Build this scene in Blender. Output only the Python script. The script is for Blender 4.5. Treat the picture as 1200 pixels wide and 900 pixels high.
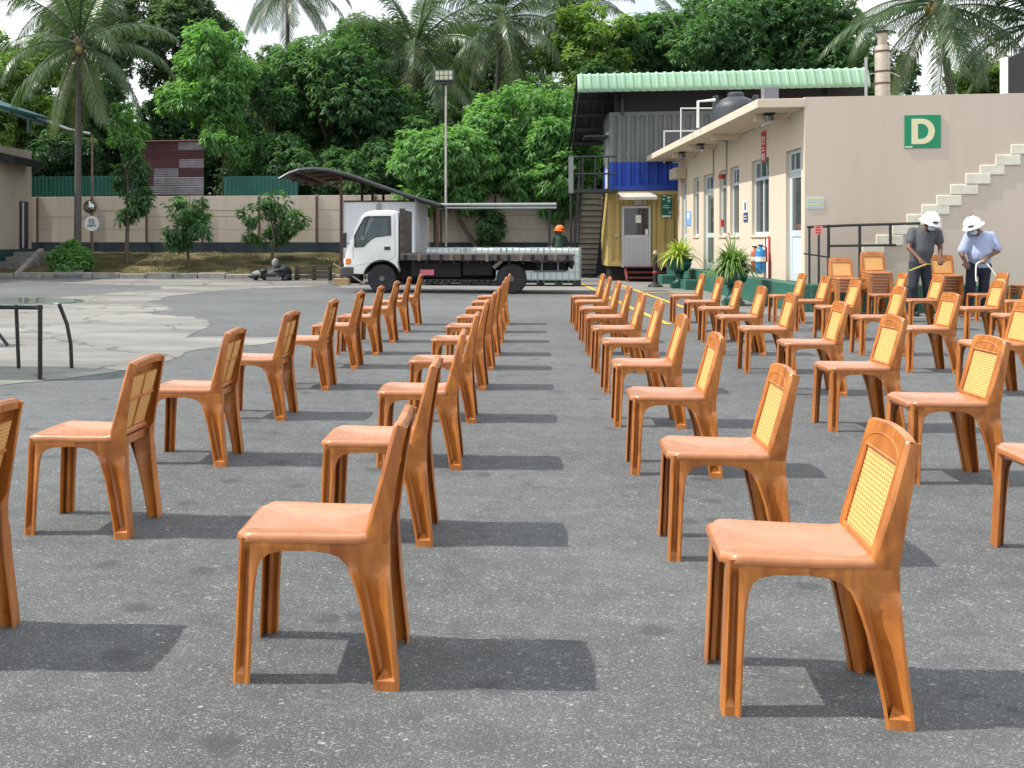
import bpy, bmesh, math, random
import numpy as np
from mathutils import Vector, Matrix, Euler
random.seed(7); np.random.seed(7)
for o in list(bpy.data.objects): bpy.data.objects.remove(o)
scene = bpy.context.scene
COL = scene.collection
R = math.radians
# ---------------------------------------------------------------- camera (world = the site's own axes; the camera is turned 8.3 degrees and uses lens shift)
TH = R(8.3); CS, SN = math.cos(TH), math.sin(TH)
F, CX, HY, H = 1250.0, 422.0, 281.0, 1.3
cam = bpy.data.cameras.new('camera'); camo = bpy.data.objects.new('camera', cam); COL.objects.link(camo)
camo.location = (0, 0, H); camo.rotation_euler = (R(90), 0, TH)
cam.sensor_width = 36; cam.lens = 36*F/1200
cam.shift_x = (600-CX)/1200; cam.shift_y = -(450-HY)/1200
cam.clip_start = .05; cam.clip_end = 3000
scene.camera = camo
# ---------------------------------------------------------------- sky, sun, exposure
SUN_TO = Vector((.551, .07, -.76)).normalized()
world = bpy.data.worlds.new('World'); scene.world = world; world.use_nodes = True
nt = world.node_tree; nt.nodes.clear()
wo = nt.nodes.new('ShaderNodeOutputWorld'); bg = nt.nodes.new('ShaderNodeBackground')
sky = nt.nodes.new('ShaderNodeTexSky'); sky.sky_type = 'NISHITA'; sky.sun_disc = False
s_ = -SUN_TO
sky.sun_elevation = math.asin(s_.z); sky.sun_rotation = math.atan2(s_.x, s_.y)
sky.air_density = 1.3; sky.dust_density = 2.5
tc = nt.nodes.new('ShaderNodeTexCoord'); cn = nt.nodes.new('ShaderNodeTexNoise'); cr = nt.nodes.new('ShaderNodeValToRGB')
cn.inputs['Scale'].default_value = 2.2; cn.inputs['Detail'].default_value = 7; cn.inputs['Roughness'].default_value = .6
cr.color_ramp.elements[0].position = .30; cr.color_ramp.elements[1].position = .55
cm = nt.nodes.new('ShaderNodeMix'); cm.data_type = 'RGBA'
cm.inputs['B'].default_value = (10.5, 10.8, 11.2, 1)
nt.links.new(tc.outputs['Generated'], cn.inputs['Vector']); nt.links.new(cn.outputs['Fac'], cr.inputs['Fac'])
nt.links.new(cr.outputs['Color'], cm.inputs['Factor']); nt.links.new(sky.outputs['Color'], cm.inputs['A'])
nt.links.new(cm.outputs['Result'], bg.inputs['Color']); bg.inputs['Strength'].default_value = .115
nt.links.new(bg.outputs['Background'], wo.inputs['Surface'])
sl = bpy.data.lights.new('sun', 'SUN'); sl.energy = 4.2; sl.angle = R(.6); sl.color = (1, .95, .87)
so = bpy.data.objects.new('sun', sl); COL.objects.link(so)
so.rotation_euler = SUN_TO.to_track_quat('-Z', 'Y').to_euler(); so.location = (-20, 0, 30)
vs = scene.view_settings; vs.view_transform = 'Standard'; vs.look = 'None'; vs.exposure = .38; vs.gamma = 1

# ---------------------------------------------------------------- pixel -> place
def D(x, y, d):
    t = (x-CX)/F; xc = t*d
    return Vector((xc*CS-d*SN, xc*SN+d*CS, H-(y-HY)*d/F))
def G(x, y, z=0): return D(x, y, F*(H-z)/(y-HY))
def onY(x, y, Y): return D(x, y, Y/(CS+(x-CX)/F*SN))
def onX(x, y, X): return D(x, y, X/((x-CX)/F*CS-SN))

# ---------------------------------------------------------------- mesh helpers
class MB:
    def __init__(s, tf=None): s.v = []; s.f = []; s.m = []; s.mi = 0; s.tf = tf
    def add(s, vs, fs):
        b = len(s.v)
        s.v += [tuple(s.tf(Vector(p))) if s.tf else tuple(p) for p in vs]
        s.f += [tuple(i+b for i in f) for f in fs]; s.m += [s.mi]*len(fs); return s
    def box(s, x0, x1, y0, y1, z0, z1):
        return s.add([(x0,y0,z0),(x1,y0,z0),(x1,y1,z0),(x0,y1,z0),(x0,y0,z1),(x1,y0,z1),(x1,y1,z1),(x0,y1,z1)],
                     [(0,3,2,1),(4,5,6,7),(0,1,5,4),(1,2,6,5),(2,3,7,6),(3,0,4,7)])
    def tube(s, pts, r, n=8, caps=True):
        pts = [Vector(p) for p in pts]; rs = r if isinstance(r, (list, tuple)) else [r]*len(pts)
        vs = []; fs = []; up = None
        for i, p in enumerate(pts):
            t = (pts[min(i+1, len(pts)-1)]-pts[max(i-1, 0)]).normalized()
            if up is None: up = t.orthogonal().normalized()
            a = (up-t*up.dot(t)).normalized(); up = a; b = t.cross(a)
            for k in range(n):
                an = 2*math.pi*k/n; vs.append(p+(a*math.cos(an)+b*math.sin(an))*rs[i])
        for i in range(len(pts)-1):
            for k in range(n):
                k2 = (k+1) % n; fs.append((i*n+k, i*n+k2, (i+1)*n+k2, (i+1)*n+k))
        if caps:
            fs.append(tuple(range(n-1, -1, -1))); fs.append(tuple((len(pts)-1)*n+k for k in range(n)))
        return s.add(vs, fs)
    def lathe(s, prof, c=(0,0,0), n=24, axis='z'):
        vs = []; fs = []
        for r, z in prof:
            for k in range(n):
                an = 2*math.pi*k/n
                if axis == 'z': vs.append((c[0]+r*math.cos(an), c[1]+r*math.sin(an), c[2]+z))
                else: vs.append((c[0]+r*math.cos(an), c[1]+z, c[2]+r*math.sin(an)))
        for i in range(len(prof)-1):
            for k in range(n):
                k2 = (k+1) % n; q = (i*n+k, i*n+k2, (i+1)*n+k2, (i+1)*n+k)
                fs.append(q if axis == 'z' else q[::-1])
        a = tuple(range(n)); b = tuple((len(prof)-1)*n+k for k in range(n))
        if axis == 'z': fs.append(a[::-1]); fs.append(b)
        else: fs.append(a); fs.append(b[::-1])
        return s.add(vs, fs)
    def prism(s, pts, y0, y1):                  # outline in x,z, pulled along y
        n = len(pts); vs = [(x, y0, z) for x, z in pts]+[(x, y1, z) for x, z in pts]
        fs = [tuple(range(n)), tuple(range(2*n-1, n-1, -1))]+[(i, n+i, n+(i+1) % n, (i+1) % n) for i in range(n)]
        return s.add(vs, fs)
    def prismx(s, pts, x0, x1):                 # outline in y,z, pulled along x
        n = len(pts); vs = [(x0, y, z) for y, z in pts]+[(x1, y, z) for y, z in pts]
        fs = [tuple(range(n)), tuple(range(2*n-1, n-1, -1))]+[(i, n+i, n+(i+1) % n, (i+1) % n) for i in range(n)]
        return s.add(vs, fs)
    def sheet(s, rows):
        m = len(rows[0]); vs = [p for r in rows for p in r]
        return s.add(vs, [(i*m+j, i*m+j+1, (i+1)*m+j+1, (i+1)*m+j) for i in range(len(rows)-1) for j in range(m-1)])
    def mesh(s, name, mat, smooth=None, fix=True):
        me = bpy.data.meshes.new(name); me.from_pydata(s.v, [], s.f)
        for m in (mat if isinstance(mat, (list, tuple)) else [mat]): me.materials.append(m)
        if any(s.m): me.polygons.foreach_set('material_index', s.m)
        if fix:
            bm = bmesh.new(); bm.from_mesh(me); bmesh.ops.recalc_face_normals(bm, faces=bm.faces); bm.to_mesh(me); bm.free()
        if smooth:
            me.polygons.foreach_set('use_smooth', [True]*len(me.polygons)); me.set_sharp_from_angle(angle=R(smooth))
        me.update(); return me
    def build(s, name, mat, parent=None, smooth=None, bevel=0, solid=0, seg=2, fix=True):
        o = bpy.data.objects.new(name, s.mesh(name, mat, smooth, fix)); COL.objects.link(o)
        if solid: m = o.modifiers.new('solid', 'SOLIDIFY'); m.thickness = solid; m.offset = 0
        if bevel: m = o.modifiers.new('bevel', 'BEVEL'); m.width = bevel; m.segments = seg; m.limit_method = 'ANGLE'; m.angle_limit = R(35)
        if parent: o.parent = parent
        return o
def thing(name, label, cat, loc=(0,0,0), rz=0, group=None):
    o = bpy.data.objects.new(name, None); COL.objects.link(o); o.location = loc; o.rotation_euler = (0, 0, rz)
    o.empty_display_size = .2
    return tag(o, label, cat, group)
def tag(o, label, cat, group=None):
    o['label'] = label; o['category'] = cat
    if group: o['group'] = group
    return o
def struct(o, kind='structure'): o['kind'] = kind; return o
def bake(o, smooth=None):                       # modifiers into mesh data, so that copies share it
    dg = bpy.context.evaluated_depsgraph_get(); me = bpy.data.meshes.new_from_object(o.evaluated_get(dg))
    o.modifiers.clear(); o.data = me
    if smooth: me.polygons.foreach_set('use_smooth', [True]*len(me.polygons)); me.set_sharp_from_angle(angle=R(smooth))
    return o
def copy_tree(o, parent=None):
    c = o.copy(); COL.objects.link(c); c.parent = parent
    for ch in o.children: copy_tree(ch, c)
    return c
def inst(name, me, parent, loc=(0,0,0), rot=(0,0,0), sc=(1,1,1)):
    o = bpy.data.objects.new(name, me); COL.objects.link(o); o.location = loc; o.rotation_euler = rot; o.scale = sc; o.parent = parent; return o

# ---------------------------------------------------------------- materials
MATS = {}
def N(nt, t, **k):
    n = nt.nodes.new(t)
    for a, b in k.items():
        if a in n.inputs: n.inputs[a].default_value = b
        else: setattr(n, a, b)
    return n
def mat(name, col, rough=.6, var=.12, scale=3.0, metal=0, bump=0, bscale=60, spec=.5, dirt=None, dirt_amt=.0, stretch=None, alpha=None, coat=0):
    if name in MATS: return MATS[name]
    m = bpy.data.materials.new(name); m.use_nodes = True; nt = m.node_tree; L = nt.links.new
    b = nt.nodes['Principled BSDF']; b.inputs['Roughness'].default_value = rough; b.inputs['Metallic'].default_value = metal
    b.inputs['Specular IOR Level'].default_value = spec; b.inputs['Coat Weight'].default_value = coat
    tcn = N(nt, 'ShaderNodeTexCoord'); mp = N(nt, 'ShaderNodeMapping')
    if stretch: mp.inputs['Scale'].default_value = stretch
    L(tcn.outputs['Object'], mp.inputs['Vector'])
    n1 = N(nt, 'ShaderNodeTexNoise', Scale=scale, Detail=6, Roughness=.62); L(mp.outputs[0], n1.inputs['Vector'])
    mr = N(nt, 'ShaderNodeMapRange'); mr.inputs['From Min'].default_value = .25; mr.inputs['From Max'].default_value = .75
    mr.inputs['To Min'].default_value = 1-var; mr.inputs['To Max'].default_value = 1+var; L(n1.outputs['Fac'], mr.inputs['Value'])
    mx = N(nt, 'ShaderNodeVectorMath', operation='MULTIPLY'); mx.inputs[0].default_value = col[:3]; L(mr.outputs[0], mx.inputs[1])
    out = mx.outputs[0]
    if dirt:
        n2 = N(nt, 'ShaderNodeTexNoise', Scale=scale*.45, Detail=8, Roughness=.7); L(mp.outputs[0], n2.inputs['Vector'])
        rp = N(nt, 'ShaderNodeValToRGB'); rp.color_ramp.elements[0].position = .48; rp.color_ramp.elements[1].position = .75
        rp.color_ramp.elements[1].color = (dirt_amt,)*3+(1,); L(n2.outputs['Fac'], rp.inputs['Fac'])
        mm = N(nt, 'ShaderNodeMix', data_type='RGBA'); mm.inputs['B'].default_value = tuple(dirt)+(1,)
        L(rp.outputs['Color'], mm.inputs['Factor']); L(out, mm.inputs['A']); out = mm.outputs['Result']
    L(out, b.inputs['Base Color'])
    r2 = N(nt, 'ShaderNodeMapRange'); r2.inputs['To Min'].default_value = max(.02, rough-.1); r2.inputs['To Max'].default_value = min(1, rough+.1)
    L(n1.outputs['Fac'], r2.inputs['Value']); L(r2.outputs[0], b.inputs['Roughness'])
    if bump:
        n3 = N(nt, 'ShaderNodeTexNoise', Scale=bscale, Detail=4); L(tcn.outputs['Object'], n3.inputs['Vector'])
        bp = N(nt, 'ShaderNodeBump', Strength=bump, Distance=.01); L(n3.outputs['Fac'], bp.inputs['Height']); L(bp.outputs[0], b.inputs['Normal'])
    if alpha is not None: b.inputs['Alpha'].default_value = alpha
    MATS[name] = m; return m
def glass(name, col, rough=.03, trans=.0, alpha=1.0):
    m = bpy.data.materials.new(name); m.use_nodes = True; b = m.node_tree.nodes['Principled BSDF']
    b.inputs['Base Color'].default_value = tuple(col)+(1,); b.inputs['Roughness'].default_value = rough
    b.inputs['Transmission Weight'].default_value = trans; b.inputs['IOR'].default_value = 1.45; b.inputs['Specular IOR Level'].default_value = .9
    b.inputs['Alpha'].default_value = alpha; return m
def leafmat(name, c0, c1, trans=.35, rough=.45):
    m = bpy.data.materials.new(name); m.use_nodes = True; nt = m.node_tree; L = nt.links.new
    b = nt.nodes['Principled BSDF']; b.inputs['Roughness'].default_value = rough; b.inputs['Specular IOR Level'].default_value = .35
    g = N(nt, 'ShaderNodeNewGeometry'); oi = N(nt, 'ShaderNodeObjectInfo'); tcn = N(nt, 'ShaderNodeTexCoord')
    n1 = N(nt, 'ShaderNodeTexNoise', Scale=.7, Detail=3); L(tcn.outputs['Object'], n1.inputs['Vector'])
    a = N(nt, 'ShaderNodeMath', operation='MULTIPLY'); a.inputs[1].default_value = .55; L(g.outputs['Random Per Island'], a.inputs[0])
    c = N(nt, 'ShaderNodeMath', operation='ADD'); L(a.outputs[0], c.inputs[0])
    d = N(nt, 'ShaderNodeMapRange'); d.inputs['From Min'].default_value = .3; d.inputs['From Max'].default_value = .7; d.inputs['To Max'].default_value = .5
    L(n1.outputs['Fac'], d.inputs['Value']); L(d.outputs[0], c.inputs[1])
    mm = N(nt, 'ShaderNodeMix', data_type='RGBA'); mm.inputs['A'].default_value = tuple(c0)+(1,); mm.inputs['B'].default_value = tuple(c1)+(1,)
    L(c.outputs[0], mm.inputs['Factor']); L(mm.outputs['Result'], b.inputs['Base Color'])
    t = N(nt, 'ShaderNodeBsdfTranslucent'); br = N(nt, 'ShaderNodeVectorMath', operation='MULTIPLY'); br.inputs[1].default_value = (1.5, 1.7, .6)
    L(mm.outputs['Result'], br.inputs[0]); L(br.outputs[0], t.inputs['Color'])
    ms = N(nt, 'ShaderNodeMixShader'); ms.inputs[0].default_value = trans; L(b.outputs[0], ms.inputs[1]); L(t.outputs[0], ms.inputs[2])
    L(ms.outputs[0], nt.nodes['Material Output'].inputs['Surface']); return m

def asphalt():
    m = bpy.data.materials.new('asphalt'); m.use_nodes = True; nt = m.node_tree; L = nt.links.new
    b = nt.nodes['Principled BSDF']; b.inputs['Specular IOR Level'].default_value = .35
    tcn = N(nt, 'ShaderNodeTexCoord'); co = tcn.outputs['Object']
    big = N(nt, 'ShaderNodeTexNoise', Scale=.33, Detail=7, Roughness=.68); L(co, big.inputs['Vector'])
    mid = N(nt, 'ShaderNodeTexNoise', Scale=7, Detail=8, Roughness=.75); L(co, mid.inputs['Vector'])
    fine = N(nt, 'ShaderNodeTexNoise', Scale=230, Detail=2, Roughness=.75); L(co, fine.inputs['Vector'])
    st = N(nt, 'ShaderNodeMapping'); st.inputs['Scale'].default_value = (.35, 1.6, 1); L(co, st.inputs['Vector'])
    strk = N(nt, 'ShaderNodeTexNoise', Scale=1.3, Detail=7, Roughness=.7); L(st.outputs[0], strk.inputs['Vector'])
    def rng(src, a, c, lo, hi):
        r = N(nt, 'ShaderNodeMapRange'); r.inputs['From Min'].default_value = a; r.inputs['From Max'].default_value = c
        r.inputs['To Min'].default_value = lo; r.inputs['To Max'].default_value = hi; L(src, r.inputs['Value']); return r.outputs[0]
    def mul(a, c):
        k = N(nt, 'ShaderNodeMath', operation='MULTIPLY'); L(a, k.inputs[0]); L(c, k.inputs[1]); return k.outputs[0]
    v = mul(mul(rng(big.outputs['Fac'], .34, .66, .74, 1.2), rng(mid.outputs['Fac'], .3, .7, .78, 1.22)), mul(rng(fine.outputs['Fac'], .28, .72, .3, 1.7), rng(strk.outputs['Fac'], .3, .7, .86, 1.14)))
    base = N(nt, 'ShaderNodeVectorMath', operation='SCALE'); base.inputs[0].default_value = (.098, .105, .107); L(v, base.inputs['Scale'])
    out = base.outputs[0]
    # pale stone chips worn into the binder, two sizes, warped so that they are not round
    wn = N(nt, 'ShaderNodeTexNoise', Scale=60, Detail=2); L(co, wn.inputs['Vector'])
    wv = N(nt, 'ShaderNodeVectorMath', operation='SCALE'); wv.inputs['Scale'].default_value = .03; L(wn.outputs['Color'], wv.inputs[0])
    wa = N(nt, 'ShaderNodeVectorMath', operation='ADD'); L(co, wa.inputs[0]); L(wv.outputs[0], wa.inputs[1])
    wm = N(nt, 'ShaderNodeMapping'); wm.inputs['Scale'].default_value = (.62, 1.15, 1); wm.inputs['Rotation'].default_value = (0,0,.5); L(wa.outputs[0], wm.inputs['Vector'])
    for sc, th, lim, colr in ((210, .45, .50, (.27, .28, .28)), (120, .38, .64, (.31, .32, .32)), (64, .30, .82, (.36, .37, .36)), (34, .22, .945, (.42, .43, .41))):
        vo = N(nt, 'ShaderNodeTexVoronoi', Scale=sc); L(wm.outputs[0], vo.inputs['Vector'])
        sep = N(nt, 'ShaderNodeSeparateColor'); L(vo.outputs['Color'], sep.inputs[0])
        k = mul(rng(vo.outputs['Distance'], th, th*.6, 0, 1), rng(sep.outputs[0], lim, lim+.03, 0, 1))
        k2 = mul(k, rng(mid.outputs['Fac'], .35, .6, .35, 1))
        mm = N(nt, 'ShaderNodeMix', data_type='RGBA'); mm.inputs['B'].default_value = colr+(1,); L(k2, mm.inputs['Factor']); L(out, mm.inputs['A']); out = mm.outputs['Result']
    # dark oily spots
    oil = N(nt, 'ShaderNodeTexVoronoi', voronoi_dimensions='2D', Scale=2.1); wq = N(nt, 'ShaderNodeVectorMath', operation='SCALE'); wq.inputs['Scale'].default_value = .16
    L(mid.outputs['Color'], wq.inputs[0]); wr = N(nt, 'ShaderNodeVectorMath', operation='ADD'); L(co, wr.inputs[0]); L(wq.outputs[0], wr.inputs[1]); L(wr.outputs[0], oil.inputs['Vector'])
    sp = N(nt, 'ShaderNodeSeparateColor'); L(oil.outputs['Color'], sp.inputs[0])
    k = mul(rng(oil.outputs['Distance'], .15, .07, 0, .62), rng(sp.outputs[1], .62, .64, 0, 1))
    mm = N(nt, 'ShaderNodeMix', data_type='RGBA'); mm.inputs['B'].default_value = (.05, .053, .058, 1); L(k, mm.inputs['Factor']); L(out, mm.inputs['A'])
    # hairline cracks
    ck = N(nt, 'ShaderNodeTexVoronoi', voronoi_dimensions='2D', Scale=.42, feature='DISTANCE_TO_EDGE'); ckw = N(nt, 'ShaderNodeVectorMath', operation='SCALE'); ckw.inputs['Scale'].default_value = 1.3
    L(strk.outputs['Color'], ckw.inputs[0]); cka = N(nt, 'ShaderNodeVectorMath', operation='ADD'); L(co, cka.inputs[0]); L(ckw.outputs[0], cka.inputs[1]); L(cka.outputs[0], ck.inputs['Vector'])
    kk = mul(rng(ck.outputs['Distance'], .006, .001, 0, .6), rng(big.outputs['Fac'], .45, .55, 0, 1)); m2 = N(nt, 'ShaderNodeMix', data_type='RGBA'); m2.inputs['B'].default_value = (.035, .037, .04, 1)
    L(kk, m2.inputs['Factor']); L(mm.outputs['Result'], m2.inputs['A']); mm = m2
    L(mm.outputs['Result'], b.inputs['Base Color']); L(rng(mid.outputs['Fac'], .3, .7, .7, .92), b.inputs['Roughness'])
    bp = N(nt, 'ShaderNodeBump', Strength=.8, Distance=.008); L(fine.outputs['Fac'], bp.inputs['Height']); L(bp.outputs[0], b.inputs['Normal'])
    return m
def concrete(name, col, lo=.7, crack=True, sx=.5):
    m = bpy.data.materials.new(name); m.use_nodes = True; nt = m.node_tree; L = nt.links.new
    b = nt.nodes['Principled BSDF']; b.inputs['Roughness'].default_value = .88; b.inputs['Specular IOR Level'].default_value = .25
    tcn = N(nt, 'ShaderNodeTexCoord'); mp = N(nt, 'ShaderNodeMapping'); mp.inputs['Scale'].default_value = (sx, 1, 1); L(tcn.outputs['Object'], mp.inputs['Vector'])
    n1 = N(nt, 'ShaderNodeTexNoise', Scale=.7, Detail=9, Roughness=.68); L(mp.outputs[0], n1.inputs['Vector'])
    n2 = N(nt, 'ShaderNodeTexNoise', Scale=45, Detail=3); L(tcn.outputs['Object'], n2.inputs['Vector'])
    r = N(nt, 'ShaderNodeMapRange'); r.inputs['From Min'].default_value = .32; r.inputs['From Max'].default_value = .62; r.inputs['To Min'].default_value = lo; r.inputs['To Max'].default_value = 1.1
    L(n1.outputs['Fac'], r.inputs['Value'])
    r2 = N(nt, 'ShaderNodeMapRange'); r2.inputs['To Min'].default_value = .88; r2.inputs['To Max'].default_value = 1.1; L(n2.outputs['Fac'], r2.inputs['Value'])
    k = N(nt, 'ShaderNodeMath', operation='MULTIPLY'); L(r.outputs[0], k.inputs[0]); L(r2.outputs[0], k.inputs[1]); v = k.outputs[0]
    if crack:
        wn = N(nt, 'ShaderNodeTexNoise', Scale=1.5, Detail=5); L(tcn.outputs['Object'], wn.inputs['Vector'])
        ad = N(nt, 'ShaderNodeVectorMath', operation='ADD'); L(tcn.outputs['Object'], ad.inputs[0]); L(wn.outputs['Color'], ad.inputs[1])
        vo = N(nt, 'ShaderNodeTexVoronoi', Scale=.38, feature='DISTANCE_TO_EDGE'); L(ad.outputs[0], vo.inputs['Vector'])
        rc = N(nt, 'ShaderNodeMapRange'); rc.inputs['From Max'].default_value = .018; rc.inputs['To Min'].default_value = .45; L(vo.outputs['Distance'], rc.inputs['Value'])
        k2 = N(nt, 'ShaderNodeMath', operation='MULTIPLY'); L(v, k2.inputs[0]); L(rc.outputs[0], k2.inputs[1]); v = k2.outputs[0]
    s = N(nt, 'ShaderNodeVectorMath', operation='SCALE'); s.inputs[0].default_value = col; L(v, s.inputs['Scale']); L(s.outputs[0], b.inputs['Base Color'])
    bp = N(nt, 'ShaderNodeBump', Strength=.3, Distance=.01); L(n2.outputs['Fac'], bp.inputs['Height']); L(bp.outputs[0], b.inputs['Normal'])
    return m
def plasticwood(name, c0, c1, rough=.3, coat=.15):
    m = bpy.data.materials.new(name); m.use_nodes = True; nt = m.node_tree; L = nt.links.new
    b = nt.nodes['Principled BSDF']; b.inputs['Roughness'].default_value = rough; b.inputs['Specular IOR Level'].default_value = .7; b.inputs['Coat Weight'].default_value = coat; b.inputs['Coat Roughness'].default_value = .32
    tcn = N(nt, 'ShaderNodeTexCoord'); oi = N(nt, 'ShaderNodeObjectInfo')
    off = N(nt, 'ShaderNodeVectorMath', operation='ADD'); sc = N(nt, 'ShaderNodeVectorMath', operation='SCALE'); sc.inputs[0].default_value = (7, 3, 5)
    L(oi.outputs['Random'], sc.inputs['Scale']); L(tcn.outputs['Object'], off.inputs[0]); L(sc.outputs[0], off.inputs[1])
    mp = N(nt, 'ShaderNodeMapping'); mp.inputs['Scale'].default_value = (9, 9, 2.2); L(off.outputs[0], mp.inputs['Vector'])
    n1 = N(nt, 'ShaderNodeTexNoise', Scale=1.1, Detail=5, Roughness=.6, Distortion=1.6); L(mp.outputs[0], n1.inputs['Vector'])
    r = N(nt, 'ShaderNodeMapRange'); r.inputs['From Min'].default_value = .3; r.inputs['From Max'].default_value = .68; L(n1.outputs['Fac'], r.inputs['Value'])
    mm = N(nt, 'ShaderNodeMix', data_type='RGBA'); mm.inputs['A'].default_value = tuple(c0)+(1,); mm.inputs['B'].default_value = tuple(c1)+(1,); L(r.outputs[0], mm.inputs['Factor'])
    hs = N(nt, 'ShaderNodeHueSaturation'); rr = N(nt, 'ShaderNodeMapRange'); rr.inputs['To Min'].default_value = .93; rr.inputs['To Max'].default_value = 1.07
    L(oi.outputs['Random'], rr.inputs['Value']); L(rr.outputs[0], hs.inputs['Value']); L(mm.outputs['Result'], hs.inputs['Color'])
    L(hs.outputs[0], b.inputs['Base Color'])
    n2 = N(nt, 'ShaderNodeTexNoise', Scale=22, Detail=5); L(off.outputs[0], n2.inputs['Vector'])
    r3 = N(nt, 'ShaderNodeMapRange'); r3.inputs['To Min'].default_value = rough-.08; r3.inputs['To Max'].default_value = rough+.16; L(n2.outputs['Fac'], r3.inputs['Value']); L(r3.outputs[0], b.inputs['Roughness'])
    return m
def bankmat():
    m = bpy.data.materials.new('dry_grass'); m.use_nodes = True; nt = m.node_tree; L = nt.links.new
    b = nt.nodes['Principled BSDF']; b.inputs['Roughness'].default_value = .95; b.inputs['Specular IOR Level'].default_value = .1
    tcn = N(nt, 'ShaderNodeTexCoord'); n1 = N(nt, 'ShaderNodeTexNoise', Scale=.8, Detail=8, Roughness=.7); L(tcn.outputs['Object'], n1.inputs['Vector'])
    cr = N(nt, 'ShaderNodeValToRGB'); e = cr.color_ramp.elements; e[0].position = .34; e[0].color = (.04, .048, .018, 1); e[1].position = .68; e[1].color = (.21, .165, .095, 1)
    x = e.new(.5); x.color = (.095, .082, .042, 1); L(n1.outputs['Fac'], cr.inputs['Fac']); L(cr.outputs[0], b.inputs['Base Color'])
    n2 = N(nt, 'ShaderNodeTexNoise', Scale=25, Detail=5); L(tcn.outputs['Object'], n2.inputs['Vector'])
    bp = N(nt, 'ShaderNodeBump', Strength=.8, Distance=.05); L(n2.outputs['Fac'], bp.inputs['Height']); L(bp.outputs[0], b.inputs['Normal']); return m

M_ASPH = asphalt(); M_CONC = concrete('pale_concrete', (.228, .224, .21), .42, True, .3); M_YARD = concrete('yard_concrete', (.21, .21, .20), .7, False)
M_STEP = concrete('step_concrete', (.2, .195, .18), .6, False, 1); M_BANK = bankmat()
M_WOOD = plasticwood('brown_plastic', (.27, .075, .011), (.52, .19, .036), .30); M_SEAT = plasticwood('brown_plastic_glare', (.38, .128, .036), (.47, .175, .056), .26, .7); M_CANE = mat('cane_plastic', (.74, .43, .15), .45, .06, 9)  # seat copy of the brown plastic: sky glare put into a paler, evener colour
M_YEL = mat('yellow_paint', (.55, .36, .05), .8, .3, 6, dirt=(.15,.15,.14), dirt_amt=.6)
M_BEIGE = mat('beige_wall', (.60, .505, .40), .85, .05, 1.5, bump=.12, bscale=40, dirt=(.46,.38,.30), dirt_amt=.35, stretch=(1,1,.5))
M_TAUPE = mat('taupe_wall', (.57, .485, .405), .85, .03, 1.2, bump=.1, bscale=40, dirt=(.45,.38,.315), dirt_amt=.5, stretch=(2,2,.14))
M_TEAL = mat('green_plinth', (.02, .115, .085), .6, .2, 4, dirt=(.10,.12,.10), dirt_amt=.4)
M_STEEL = mat('grey_steel', (.35, .36, .37), .45, .15, 5, metal=.6)
M_BLACK = mat('black_metal', (.02, .021, .024), .45, .2, 6)
M_DARK = mat('dark_chassis', (.007, .007, .0075), .8, .4, 6, dirt=(.05,.042,.035), dirt_amt=.3)
M_RUBBER = mat('tyre_rubber', (.018, .018, .02), .8, .2, 8, dirt=(.08,.075,.065), dirt_amt=.4)
M_WHITE = mat('white_paint', (.78, .79, .78), .35, .04, 2, coat=.3, dirt=(.5,.47,.42), dirt_amt=.25)
M_ALU = mat('white_aluminium', (.52, .60, .64), .4, .06, 3)
M_GREYP = mat('grey_panel', (.56, .58, .62), .5, .06, 2, dirt=(.4,.38,.35), dirt_amt=.25)
M_GLASS = glass('window_glass', (.06, .075, .075), .06)
M_RUST = mat('rust_brown', (.09, .04, .03), .8, .3, 6)
M_RED = mat('red_paint', (.5, .03, .03), .5, .1, 4)
M_BLOCKW = mat('sign_white', (.75, .75, .72), .6, .03, 3)
# ================================================================ ground
def flat(name, pts, z, m):
    b = MB(); b.add([(p[0], p[1], z) for p in pts], [tuple(range(len(pts)))])
    o = b.build(name, m, fix=False)
    if o.data.polygons[0].normal.z < 0: o.data.flip_normals()
    return struct(o)
flat('ground', [(-500,-120),(500,-120),(500,900),(-500,900)], 0, M_ASPH)
edge = [(-60,455),(0,451),(54,446),(100,441.6),(137,436.6),(167,429),(185,426),(200,421),(212,416),(225,411.6),(258,407.5),(292,404),(325,400),(325,395),(271,395),(219,396),(235,386),(252,377),(240,374),(221,371.6),(179,368),(192,365),(204,362.5),(186,357),(171,354),(188,350),(208,346),(267,339.6),(342,337.5),(390,334),(380,327.5),(200,327.5),(-60,327.5)]
def jag(px, amp=.07):
    out = []
    for i, (a, c) in enumerate(px):
        p = G(a, c); q = G(*px[(i+1) % len(px)]); n = max(1, int((q-p).length/.16)); n = min(n, 60)
        for k in range(n):
            w = p.lerp(q, k/n); s1, s2 = w.x*3.1+w.y*2.3, w.x*7.7-w.y*5.9; out.append((w.x+amp*.8*math.sin(s1)+random.uniform(-amp, amp)*.6, w.y+amp*1.2*math.sin(s2)+random.uniform(-amp, amp)*.8))
    return out
flat('concrete_apron', jag(edge), .004, M_CONC)
flat('dark_ground_band', jag([(-40,352),(20,350),(70,348),(120,344),(185,339),(190,336),(130,334),(60,331),(-40,331)], .1), .008, M_ASPH)  # darker band laid over the pale concrete
flat('yard_concrete', jag([(395,338),(470,337),(540,341),(640,341),(700,340),(760,341),(835,340),(835,326),(395,326)], .12), .006, M_YARD)
flat('building_apron', [(3.9,20.2),(4.4,18.9),(9.5,18.6),(9.5,20.5),(4.9,20.5),(4.7,33),(3.7,33)], .005, M_YARD)
def line(name, a, c, w=.11, z=.012):
    p, q = G(*a), G(*c); d = (q-p); d.z = 0; n = Vector((-d.y, d.x, 0)).normalized()*w/2
    return flat(name, [p+n, p-n, q-n, q+n], z, M_YEL)
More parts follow.
